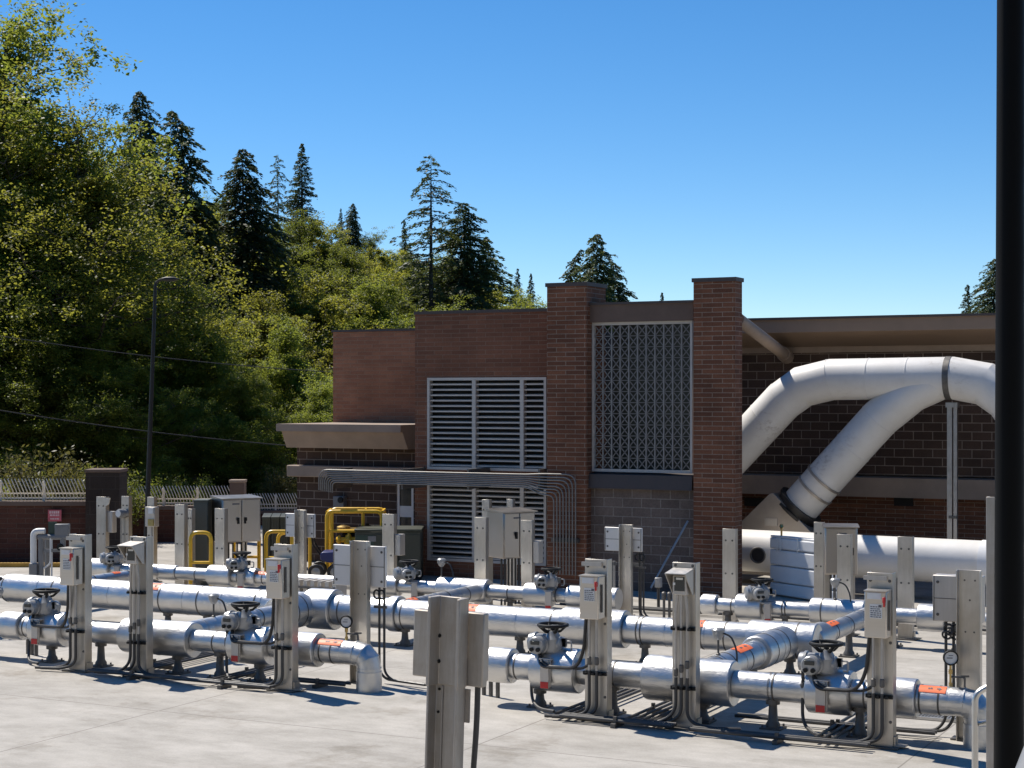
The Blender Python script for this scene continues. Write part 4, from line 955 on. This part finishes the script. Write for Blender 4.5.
# ------------------------------------------------------------------ yard equipment at the back
def tubes(root, name, mat, paths, r, rad=.08):
    for p in paths:
        m = MB(); m.sweep(arc_path(p, rad, 5), r, 10); m.build(name, mat, root)
D = 37.9; k = D/FOC
fr2 = facing(354, D, 'engine_pump', 'yellow tube-framed engine pump standing behind the panel post', 'pump')
X = lambda px: (px-354)*k
Z = lambda py: HC-(py-HY)*k
dp = .8
for y in (0, dp): tubes(fr2, 'frame_hoop', M['yellow'], [[(X(327),y,.1),(X(327),y,Z(511.5)),(X(382),y,Z(511.5)),(X(382),y,.1)]], .045, .14)
tubes(fr2, 'frame_tube', M['yellow'], [[(X(332),0,.1),(X(332),0,Z(512))],[(X(363),0,Z(531)),(X(363),0,Z(512))],[(X(327),0,Z(531)),(X(382),0,Z(531))],[(X(327),0,Z(512)),(X(327),dp,Z(512))],[(X(382),0,Z(512)),(X(382),dp,Z(512))],[(X(363),0,Z(512)),(X(363),dp,Z(512))],[(X(327),0,.15),(X(382),0,.15)],[(X(327),dp,.15),(X(382),dp,.15)]], .035)
m = MB(); m.box(X(337), X(380), .1, .7, .15, Z(546)); m.box(X(341), X(362), .15, .6, Z(546), Z(534)); m.cyl((X(366),.3,Z(546)), (X(366),.3,Z(524)), .05, n=12); m.build('engine', M['black'], fr2, bevel=.02)
m = MB(); m.lathe((X(336),.05,Z(540)), (X(356),.05,Z(540)), [(0,.05),(.05,.10),(.09,.10),(.1,.06),(.2,.06),(.22,.12),(.30,.12),(.32,.07),(.42,.07),(.44,.05)], 14); m.lathe((X(349),-.0,Z(552)), (X(349),0,Z(533)), [(0,.06),(.1,.1),(.22,.11),(.3,.06),(.42,.03)], 12); m.build('pump_manifold', M['yellow'], fr2)
m = MB(); m.box(X(336), X(379), .05, .65, Z(531.5), Z(529.5)); m.lathe((X(342),.3,Z(530)), (X(342),.3,Z(526)), [(0,.16),(.05,.16),(.09,.05)], 14); m.lathe((X(371),.3,Z(530)), (X(371),.3,Z(527)), [(0,.2),(.04,.2),(.07,.08)], 14); m.build('shelf', M['brass'], fr2)
cart = facing(327, 37.0, 'wheeled_cart', 'small blue cart on two spoked wheels left of the olive container', 'cart'); k = 37.0/FOC; X = lambda px: (px-327)*k; Z = lambda py: HC-(py-HY)*k
m = MB(); m.prism([(X(320),Z(554)),(X(322),Z(552)),(X(338),Z(552)),(X(338),Z(561)),(X(330),Z(563)),(X(325),Z(562)),(X(320),Z(560))], 'y', 0, .6); m.build('body', M['blue'], cart, bevel=.03)
for px in (316, 335):
    for y in (-.08, .60):
        m = MB(); c = Vector((X(px), y, .17)); m.torus(c+Vector((0,.04,0)), (0,1,0), .135, .04, 22, 8); wo = m.build('wheel', M['rubber'], cart)
        m = MB(); m.lathe(c, c+Vector((0,.08,0)), [(0,.03),(.02,.1),(.06,.1),(.08,.03)], 14); m.build('rim', M['cast'], wo)
tubes(cart, 'handle', M['black'], [[(X(320),.1,Z(556)),(X(312),.1,Z(545)),(X(311),.1,Z(535))],[(X(320),.5,Z(556)),(X(312),.5,Z(545)),(X(311),.5,Z(535))],[(X(311),.1,Z(535)),(X(311),.5,Z(535))]], .016)
# olive container
D = 36.9; k = D/FOC; r = facing(388, D, 'generator_enclosure', 'long dark olive equipment container beside the lower louvre', 'container')
z1 = HC-(531.5-HY)*k
MB().box(-33*k, 33*k, 0, 1.0, .08, z1).build('body', M['olive'], r, bevel=.02); MB().box(-33.8*k, 33.8*k, -.03, 1.03, z1, z1+.05).build('lid', M['olive'], r, bevel=.01); MB().box(-33*k, 33*k, .02, .98, 0, .08).build('skid', M['black'], r)
MB().box(-32*k, -14*k, -.012, -.001, z1-.35, z1-.08).build('vent_panel', M['green_label'], r)
for a, b in ((-13, 8), (9, 32)): MB().box(a*k, b*k, -.012, -.001, .14, z1-.06).build('door', M['olive'], r, bevel=.005)
for a in (6, 11): m = MB(); m.cbox((a*k,-.025,.5), .03, .03, .14); m.build('handle', M['black'], r)
m = MB(); m.box(-20*k, -12*k, -.02, -.013, z1-.22, z1-.1); m.build('label_plate', M['equip_grey'], r)
# ribbed bins
for i, (px, lab) in enumerate(((266.5,'dark ribbed waste bin nearest the steel cabinet'),(275.5,'dark ribbed waste bin in the middle of three by the yellow rails'),(284.5,'dark ribbed waste bin nearest the white rear panel'))):
    D = 39.6; k = D/FOC; b = facing(px, D, 'waste_bin', lab, 'bin', 'dark ribbed bins behind the yellow rails'); z1 = HC-(516-HY)*k
    m = MB(); w0 = 4.1*k
    m.rings([[(-w0*.9,0,.0),(w0*.9,0,.0),(w0*.9,.5,0),(-w0*.9,.5,0)],[(-w0,-.03,z1-.08),(w0,-.03,z1-.08),(w0,.55,z1-.08),(-w0,.55,z1-.08)]])
    for q in (-.5, 0, .5): m.box(q*w0*1.2-.012, q*w0*1.2+.012, -.04, .0, .1, z1-.12)
    m.build('bin_body', M['olive'], b); m = MB(); m.prism([(-.06,z1-.08),(.58,z1-.08),(.58,z1),(.25,z1+.05),(-.06,z1-.02)], 'x', -w0*1.02, w0*1.02); m.build('lid', M['olive'], b)
# yellow guard rails
def guard(pts_px, D, lab, mid=True):
    r = facing(pts_px[0], D, 'guard_rail', lab, 'guard rail'); k = D/FOC; x0 = 0; x1 = (pts_px[1]-pts_px[0])*k; zt = HC-(pts_px[2]-HY)*k
    tubes(r, 'hoop', M['yellow'], [[(x0,0,0),(x0,0,zt),(x1,0,zt),(x1,0,0)]], .04, .16)
    if mid: tubes(r, 'mid_rail', M['yellow'], [[(x0,0,zt*.5),(x1,0,zt*.5)]], .03)
    for x in (x0, x1):
        m = MB(); m.lathe((x,0,0), (x,0,.05), [(0,.1),(.02,.1),(.03,.06),(.05,.05)], 12); m.build('foot_flange', M['yellow'], r)
guard((190.5, 211, 532.5), 34.6, 'yellow guard rail hoop by the grey-green cabinet')
guard((234, 259, 531), 36.4, 'yellow guard rail partly behind the two-door steel cabinet')
guard((266, 292, 531.5), 36.2, 'yellow guard rail hoop in front of the dark ribbed bins')
guard((278, 310, 533), 37.4, 'yellow guard rail hoop furthest back beside the ribbed bins', False)
# grey pipe frame and screen at far left
D = 36.5; k = D/FOC; r = facing(50, D, 'sampling_frame', 'grey frame carrying a pale bent pipe and boxes under the red sign', 'frame')
X = lambda px: (px-50)*k; Z = lambda py: HC-(py-HY)*k
tubes(r, 'frame_post', M['equip_grey'], [[(X(41),0,0),(X(41),0,Z(537))],[(X(63),0,0),(X(63),0,Z(537))],[(X(38),0,Z(537)),(X(68),0,Z(537))],[(X(41),.5,0),(X(41),.5,Z(537))]], .06)
m = MB(); m.box(X(55), X(69), -.05, .12, Z(537), Z(524)); m.build('instrument_box', M['equip_grey'], r, bevel=.02)
m = MB(); m.box(X(48), X(56), .02, .06, Z(537), Z(522)); m.build('green_plate', M['green_label'], r)
tubes(r, 'pipe', M['white_paint'], [[(X(33.5),0,0),(X(33.5),0,Z(531)),(X(45),0,Z(531))]], .066, .12)
tubes(r, 'cable', M['white_paint'], [[(X(51),-.04,Z(537)),(X(51),-.04,.4),(X(44),-.04,.3)],[(X(52),-.02,Z(538)),(X(52),-.02,.1)]], .018)
m = MB(); m.lathe((X(61),-.1,Z(547)), (X(61),.1,Z(547)), [(0,.0),(0,.07),(.05,.08),(.15,.08),(.2,.03)], 12); m.build('gauge', M['black'], r)
m = MB(); m.box(X(30), X(38), -.1, .1, 0, Z(563)); m.build('pipe_box', M['equip_grey'], r, bevel=.02)
m = MB(); m.box(X(44), X(64), -.04, .0, Z(552), Z(549)); m.build('cross_bar', M['equip_grey'], r)
# slatted crate and little posts behind the middle pipeline
r = thing('slatted_crate', 'low grey slatted rack on the slab behind the left tee', 'rack', (XY(316, 25.9), 25.9, 0))
m = MB(); m.box(-.5,.5,-.2,-.17,.08,.12); m.box(-.5,.5,.2,.23,.08,.12); m.box(-.5,.5,-.2,-.17,.52,.56); m.build('rails', M['support'], r)
for i in range(7): m = MB(); m.box(-.48+i*.155,-.40+i*.155,-.16,.2,.0,.66); m.build('slat', M['panel_grey'], r)
r = thing('junction_pedestal', 'small grey junction box on a short dark stem before the block wall', 'junction box', (XY(658.5, 29.6), 29.6, 0))
m = MB(); m.cyl((0,0,0), (0,0,.42), .03, n=10); m.build('stem', M['dark_conduit'], r); MB().box(-.055,.055,-.06,.06,.42,.60).build('box', M['cast'], r, bevel=.01)
r = thing('conduit_riser', 'group of short grey risers with couplings left of the hooded meter post', 'conduit', (XY(664, 27.2), 27.2, 0))
for i in range(4):
    m = MB(); m.cyl((i*.10,0,0), (i*.10,0,.62), .025, n=8); m.lathe((i*.10,0,.5), (i*.10,0,.64), [(0,.025),(.01,.042),(.12,.042),(.14,.02)], 10); m.build('riser', M['support'], r)
for px, lab in ((614, 'thin steel stanchion left of the rear white panel post'), (640.5, 'thin dark stanchion right of the rear white panel post')):
    r = thing('stanchion', lab, 'stanchion', (XY(px, 28.6), 28.6, 0)); m = MB(); m.cyl((0,0,0), (0,0,.98), .026, n=10); m.build('tube', M['galv_conduit'] if px < 620 else M['dark_conduit'], r); m = MB(); m.cbox((-.05,0,.93), .22, .05, .06); m.build('clamp', M['support'], r)
# ------------------------------------------------------------------ close foreground at the right
D = 6.0; a = PD(1006.5, 0, D); top = PD(1011.5, -70, D); 
r = thing('dark_pole', 'thick near-black pole filling the right edge of the picture', 'pole', (a.x, a.y, 0)); off = Vector((top.x-a.x, top.y-a.y, 0))
m = MB(); m.sweep([(0,0,0), off*.5+Vector((0,0,top.z*.5)), off+Vector((0,0,top.z+1.0))], .054, 24, rs=[.058,.052,.045]); m.build('shaft', M['pole_black'], r)
m = MB(); m.lathe((0,0,0), (0,0,.2), [(0,.13),(.03,.13),(.03,.08),(.15,.07),(.2,.058)], 20); m.build('base', M['pole_black'], r)
pr = PD(991.5, HY, 13.5); k = 13.5/FOC
r = thing('aluminium_post', 'tall weathered aluminium post just left of the near-black pole', 'post', (pr.x, pr.y, 0))
m = MB(); channel(m, .085, .10, HC-(497-HY)*k, .01); m.build('post', M['weathered'], r, bevel=.003); foot(r, .085, .1)
D = 14.5; k = D/FOC; r = facing(975, D, 'hand_rail', 'pale bent steel hand rail low beside the weathered post', 'hand rail'); Z = lambda py: HC-(py-HY)*k
tubes(r, 'rail', M['rail_steel'], [[(0,0,0),(0,0,Z(694)),(14*k,0,Z(686)),(70*k,0,Z(668))]], .028, .12)
tubes(r, 'mid_rail', M['rail_steel'], [[(3*k,0,Z(724)),(70*k,0,Z(708))]], .02)
tubes(r, 'post', M['rail_steel'], [[(66*k,0,0),(66*k,0,Z(671))]], .026)
a = PD(1020, 812, 2.6); b = PD(1060, 705, 2.9)
r = thing('grey_guard_rail', 'blurred grey rail cutting the bottom right corner', 'guard rail', (a.x, a.y, 0))
m = MB(); o_ = Vector((a.x, a.y, 0)); m.sweep([a-o_+(a-b)*.6, b-o_, b-o_+(b-a)*1.2], .03, 18); m.build('rail', M['equip_grey'], r)
q = a-o_+(a-b)*.55; m = MB(); m.cyl((q.x,q.y,0), q, .025, n=12); m.build('post', M['equip_grey'], r)

# ------------------------------------------------------------------ trees
rng = np.random.default_rng(7)
def quads(name, C, U, V, mat, parent):
    """one four-sided leaf per row: centre C, half axes U, V"""
    n = len(C); v = np.empty((n, 4, 3), np.float32)
    v[:,0] = C-U; v[:,1] = C-V; v[:,2] = C+U; v[:,3] = C+V
    me = bpy.data.meshes.new(name); me.vertices.add(n*4); me.vertices.foreach_set('co', v.ravel())
    me.loops.add(n*4); me.loops.foreach_set('vertex_index', np.arange(n*4, dtype=np.int32)); me.polygons.add(n)
    me.polygons.foreach_set('loop_start', np.arange(0, n*4, 4, dtype=np.int32)); me.update(calc_edges=True); me.materials.append(mat)
    o = bpy.data.objects.new(name, me); col.objects.link(o); o.parent = parent; return o
def unit(a): return a/np.maximum(np.linalg.norm(a, axis=1, keepdims=True), 1e-6)
def leaves(pts, size, flat=.6, asp=.55):
    n = len(pts); N = rng.normal(size=(n,3)); N[:,2] = np.abs(N[:,2])+flat; N = unit(N)
    t = unit(np.cross(N, rng.normal(size=(n,3)))); b = np.cross(N, t); s = size*rng.uniform(.6, 1.3, (n,1))
    return t*s, b*s*asp
def make_broadleaf(name, H, R, n_limb, per, leaf, mat, airy=1.0, lean=0.0, low=.15):
    r = thing(name, '', 'tree'); tk = MB(); pts = [Vector((0,0,-1.5))]
    a0 = rng.uniform(0, 6.28)
    for i in range(1, 8): t = i/7; pts.append(Vector((math.cos(a0)*lean*H*t*t + rng.normal()*.1, math.sin(a0)*lean*H*t*t + rng.normal()*.1, H*.88*t)))
    r0 = H*.013+.05; tk.sweep(pts, r0, 8, rs=[r0*(1-.9*i/7) for i in range(8)])
    cl = []
    for i in range(n_limb):
        t = low + (.93-low)*(i+rng.uniform(0,1))/n_limb; k = t*7; j = min(6, int(k)); base = pts[j].lerp(pts[j+1], k-j)
        ang = i*2.4 + rng.normal()*.4; prof = math.sin(min(1, (t-low)/(1-low)*1.05+.18)*PI)**.6
        L = R*prof*rng.uniform(.65, 1.15); up = rng.uniform(.25, .8)*(.5+t)
        d = Vector((math.cos(ang), math.sin(ang), up)).normalized(); P = [base]
        for s in range(1, 5): q = base + d*L*s/4 + Vector((rng.normal()*.12, rng.normal()*.12, rng.normal()*.1 - .12*L*(s/4)**2*.5)); P.append(q)
        rl = r0*(1-.85*t)*.5; tk.sweep(P, rl, 5, rs=[rl*(1-.2*s) for s in range(5)])
        for s in range(1, 5):
            for q in range(3 if s > 1 else 2):
                e = P[s] + Vector((rng.normal()*L*.16, rng.normal()*L*.16, rng.normal()*L*.09+.05*L)); cl.append((e, L*.2*rng.uniform(.55,1.35)))
                if rng.random() < .5: tk.sweep([P[s], P[s].lerp(e, .6)+Vector((0,0,.05)), e], .02, 4, rs=[.03,.02,.008])
    for q in range(int(n_limb*.5)):
        st = pts[5].lerp(pts[7], rng.uniform(0,1)); e = st + Vector((rng.normal()*R*.15, rng.normal()*R*.15, rng.uniform(.0,.11)*H)); cl.append((e, R*.15)); cl.append((st.lerp(e,.55), R*.12)); mid = st.lerp(e,.5)+Vector((rng.normal()*.12, rng.normal()*.12, .1)); tk.sweep([st, mid, e], .02, 4, rs=[.026,.018,.006])
    tk.build('trunk', M['bark'], r)
    C = []
    for e, s in cl:
        if rng.random() < .13: continue
        n = int(per*1.2*rng.uniform(.5, 1.3)); sub = rng.normal(size=(6,3))*s*.7; sub[:,2] *= .75
        q = sub[rng.integers(0, 6, n)] + rng.normal(size=(n,3))*np.array([s*.27, s*.27, s*.19]); C.append(q + np.array(e))
    C = np.concatenate(C); U, V = leaves(C, leaf)
    quads('crown', C, U, V, mat, r); return r, H
def make_conifer(name, H, R, n, mat, density=1.0, droop=.35, sparse=0.0, bare=.06, power=.85, lean=0.0, leaf=1.0):
    r = thing(name, '', 'tree'); tk = MB(); r0 = H*.011+.04
    lx_ = lambda z: lean*H*max(0, z/H-.75)**2*4
    tk.sweep([(lx_(H*t),0,H*t-1.5*(t==0)) for t in np.linspace(0, 1, 12)], r0, 8, rs=[r0*(1-.97*t) for t in np.linspace(0, 1, 12)])
    C, U, V = [], [], []
    sect = rng.uniform(.58, 1.25, 9)                      # uneven outline: some sides and heights fuller than others
    for i in range(n):
        t = bare + (1-bare)*(max(0, i+rng.uniform(-.5,.5))/n)**.9; t = min(.995, max(bare*.8, t)); z = H*t
        a = rng.uniform(0, 2*PI)
        if rng.random() < sparse: continue
        irr = sect[int((a/6.2832*3)%3)*3 + int(t*2.99)]
        L = R*((1-t)**power*.95 + .03)*rng.uniform(.45, 1.12)*irr
        d = np.array([math.cos(a), math.sin(a), 0]); side = np.array([-d[1], d[0], 0]); base = np.array([lx_(z), 0, z])
        dr = droop*rng.uniform(.4, 1.5); m = max(10, int(95*density*L/R)+10)
        s = rng.uniform(.06, 1, m)**.7; zz = (.16*s - dr*s*s)*L; w = rng.normal(size=m)*L*.15*(1.12-s)
        P = base + np.outer(s*L, d) + np.outer(w, side) + np.outer(zz, [0,0,1]); P[:,2] -= np.abs(rng.normal(size=m))*(L*.06+.03)
        out = np.outer(np.ones(m), d) + np.outer(rng.normal(size=m)*.8, side); out[:,2] += -.3-dr*.8 + rng.normal(size=m)*.35; out = unit(out)
        nn = unit(rng.normal(size=(m,3)) + np.array([0,0,.5])); vv = unit(np.cross(out, nn)); ln = (.085+.03*L)*leaf*rng.uniform(.5, 1.35, (m,1))
        C.append(P); U.append(out*ln); V.append(vv*ln*.36)
        if L > R*.3: tk.sweep([base, base+d*L*.5+np.array([0,0,(.08-dr*.25)*L]), base+d*L*.92+np.array([0,0,(.14-dr*.83)*L])], .02, 4, rs=[.03,.018,.006])
    tk.build('trunk', M['bark'], r); quads('crown', np.concatenate(C), np.concatenate(U), np.concatenate(V), mat, r); return r, H
BL = [make_broadleaf('broadleaf_tree', 14, 4.6, 32, 430, .064, M['leaf'], lean=.05), make_broadleaf('broadleaf_tree', 12, 4.6, 28, 470, .064, M['leaf_yellow']),
      make_broadleaf('broadleaf_tree', 13, 5.2, 32, 430, .066, M['leaf'], low=.1), make_broadleaf('broadleaf_tree', 16, 4.8, 34, 230, .058, M['leaf_yellow'], lean=.14, low=.2)]
CF = [make_conifer('fir_tree', 16, 3.3, 620, M['needle'], 1.5, .28, leaf=.72), make_conifer('fir_tree', 15, 3.6, 760, M['needle'], 1.5, .5, .0, power=.6, leaf=.72),
      make_conifer('fir_tree', 16, 2.6, 230, M['needle'], 1.1, .4, .3, .2, power=.42, leaf=.72), make_conifer('fir_tree', 14, 3.0, 560, M['needle'], 1.5, .7, .0, lean=.3, power=.7, leaf=.72)]
used = set()
def plant(kind, idx, px, pyt, D, lab, rz, wide=1.0, zg=None):
    src, H = (BL if kind == 'b' else CF)[idx]; p = PD(px, pyt, D); g = hill(p.x, p.y) if zg is None else zg
    s = (p.z-g)/(H*(1.0 if kind == 'b' else 1.0))
    key = (kind, idx)
    o = src if key not in used else copy_tree(src); used.add(key)
    o.location = (p.x, p.y, g); o.rotation_euler = (0,0,rz); o.scale = (s*wide, s*wide, s); o['label'] = lab; o['category'] = 'tree'; o['group'] = 'broadleaf trees on the wooded slope' if kind == 'b' else 'conifers on the wooded slope'
TREES = [
 ('b',1,262,276,68,'bright leafy tree in front of the broad blunt fir',1.1,1.1),('b',1,318,258,74,'bright leafy tree below the tallest pointed fir',2.9,1.15),
 ('b',3,84,66,57,'airy broadleaf tree with see-through twigs in front of the leftmost fir',5.2,1.15),
 # broadleaf front to back
 ('b',3,58,38,60,'tall airy broadleaf tree with open branches at the upper left edge',.6,1.1),('b',0,-8,-22,63,'tallest leafy tree cut by the left picture edge',2.1,1.05),
 ('b',2,20,190,57,'broad leafy tree low at the left edge behind the cables',.3,1.0),('b',1,110,212,64,'yellow-green leafy tree left of the street lamp head',1.2,1.0),
 ('b',0,182,262,60,'leafy tree directly behind the street lamp head',4.0,1.0),('b',1,228,300,66,'bright yellow-green leafy tree right of the street lamp',2.6,1.0),
 ('b',2,285,318,62,'round leafy tree left of the plain brick upper storey',5.0,1.05),('b',1,90,330,55,'low yellow-green tree behind the big dark pillar',5.6,1.15),
 ('b',0,318,372,58,'small leafy tree touching the tan cornice',1.9,1.2),('b',2,240,372,56,'dark bushy tree behind the small pillar',3.4,1.3),('b',0,150,350,54,'dark leafy tree behind the lower half of the street lamp',.1,1.2),
 ('b',2,40,330,54,'low dark leafy tree above the left iron fence',2.2,1.25),('b',0,-40,250,55,'leafy tree mostly outside the left edge',3.0,1.2),
 ('b',2,155,165,84,'leafy tree on the slope under the left firs',1.0,1.1),('b',1,222,192,88,'leafy slope tree between the two dark left firs',2.0,1.1),('b',0,262,212,84,'leafy slope tree below the blunt fir',3.1,1.1),
 ('b',1,332,211,92,'leafy slope tree right of the tall pair of firs',4.1,1.15),('b',2,306,214,90,'leafy slope tree behind the tall pair of firs',.9,1.1),('b',0,352,236,88,'leafy slope tree above the plain brick storey',5.1,1.1),
 ('b',1,384,240,96,'leafy slope tree left of the sparse tall conifer',.4,1.2),('b',2,372,276,78,'leafy tree just above the left brick parapet',2.7,1.15),('b',0,414,252,90,'olive leafy tree at the foot of the sparse tall conifer',3.6,1.2),
 ('b',2,452,250,94,'leafy tree behind the right shoulder of the sparse conifer',1.5,1.1),('b',1,497,272,88,'pale leafy tree above the middle of the brick parapet',2.9,1.15),('b',0,530,284,92,'leafy tree just left of the first tall brick column',4.6,1.1),
 ('b',1,345,318,70,'yellow-green leafy tree peeping over the plain brick storey',0.2,1.3),('b',0,440,296,74,'leafy tree low behind the louvred brick block',1.1,1.3),('b',2,515,303,72,'low leafy tree behind the parapet left of the column',3.9,1.3),
 ('b',0,203,190,100,'leafy slope tree half hidden by the leaning fir',2.4,1.1),('b',2,90,150,80,'leafy tree high on the left slope',4.4,1.1),('b',1,405,240,112,'distant leafy tree on the ridge left of the sparse conifer',1.8,1.2),
 ('b',2,470,272,112,'distant leafy tree on the ridge right of the sparse conifer',5.3,1.2),('b',0,374,228,112,'distant leafy tree on the ridge right of the two small firs',.7,1.2),
 # conifers
 ('f',1,140,90,76,'dark fir whose top clears the leftmost leafy crowns',0,1.0),('f',3,186,104,72,'dark fir with a bent top right of the leftmost fir',2.6,1.5),('f',1,243,148,74,'broad blunt dark fir in the middle of the slope',1.2,1.3),
 ('f',2,278,154,96,'slim thin fir left of the tallest pointed fir',.5,.8),('f',0,302,143,100,'pointed dark fir with tiered branches, tallest of the middle slope',2.2,1.3),('f',1,353,203,112,'small dark pointed fir on the ridge',3.1,1.0),
 ('f',0,341,208,118,'little fir just left of the small dark ridge fir',1.4,.8),('f',2,431,154,84,'tall sparse conifer with see-through branches',.9,1.25),('f',0,404,219,100,'small fir left of the sparse tall conifer',4.0,.8),
 ('f',1,464,202,86,'drooping fir right of the sparse tall conifer',2.0,1.45),('f',0,486,236,92,'fir with long low branches right of the drooping fir',5.0,1.7),('f',0,518,268,118,'tiny distant fir, left of a pair beyond the parapet',.3,.9),
 ('f',0,531,273,118,'tiny distant fir, right of a pair beyond the parapet',1.9,.9),('f',3,566,250,72,'fir with a nodding top behind the first tall brick column',-.35,1.2),('f',1,597,233,70,'dark ragged fir right behind the first brick column',4.2,1.2),
 ('f',1,614,262,74,'lower dark fir behind the lattice lintel',.8,1.2),('f',0,662,292,90,'tip of a fir barely showing over the lattice',2.0,.9),('f',2,700,300,95,'tip of a thin fir hidden behind the right column',2.0,.8),
 ('f',0,968,284,96,'small fir above the right wing roof',1.0,1.1),('f',1,994,258,92,'taller fir above the right wing beside the black pole',3.3,1.2),('f',0,1042,270,94,'fir at the right picture edge beyond the black pole',2.3,1.2)]
for t in TREES: plant(*t[:8])
# shrubs along the fence
def make_shrub(H, R, n, leaf, mat):
    r = thing('shrub', '', 'shrub', (0,0,0), 0, 'shrubs behind the iron fence'); tk = MB(); C = []
    for i in range(34):
        a = rng.uniform(0, 6.28); e = Vector((math.cos(a)*R*rng.uniform(.2,1), math.sin(a)*R*rng.uniform(.2,1), H*rng.uniform(.45,1.0)))
        tk.sweep([(0,0,-.3), e*.5+Vector((0,0,.1*H)), e], .015, 4, rs=[.03,.018,.006]); s = rng.uniform(.2, 1, n)**.6
        C.append(np.outer(s, e) + rng.normal(size=(n,3))*np.array([.13,.13,.15]))
    tk.build('stems', M['bark'], r); C = np.concatenate(C); U, V = leaves(C, leaf, .2, .4); quads('foliage', C, U, V, mat, r); return r
s0 = make_shrub(2.0, 1.1, 150, .055, M['shrub']); s1 = make_shrub(2.2, 1.3, 200, .045, M['leaf'])
SH = [(42,452,43,0,'dry feathery shrub behind the left iron fence'),(278,468,54,0,'dry yellow shrub behind the fence near the low building'),(10,466,44,1,'green shrub at the far left behind the fence'),(108,465,46,1,'green shrub rising behind the big dark pillar'),
      (290,452,56,0,'tall dry shrub against the end of the low building'),(140,478,50,1,'low green shrub behind the street lamp foot'),(190,474,51,1,'low dark shrub behind the middle fence'),(262,474,57,1,'green shrub just right of the small pillar'),(75,466,44,0,'dry shrub touching the left of the big dark pillar')]
ud_ = set()
for px, py, D, q, lab in SH:
    src = (s0, s1)[q]; p = PD(px, py, D); o = src if q not in ud_ else copy_tree(src); ud_.add(q); s = (p.z-0)/(2.0+.2*q)
    o.location = (p.x, p.y, 0); o.rotation_euler = (0,0,px*.7); o.scale = (s*.9, s*.9, s); o['label'] = lab
# hide nothing: drop any prototype that was never planted
for lst, kd in ((BL,'b'),(CF,'f')):
    for i, (o, H) in enumerate(lst):
        if (kd, i) not in used:
            for ch in list(o.children): bpy.data.objects.remove(ch)
            bpy.data.objects.remove(o)
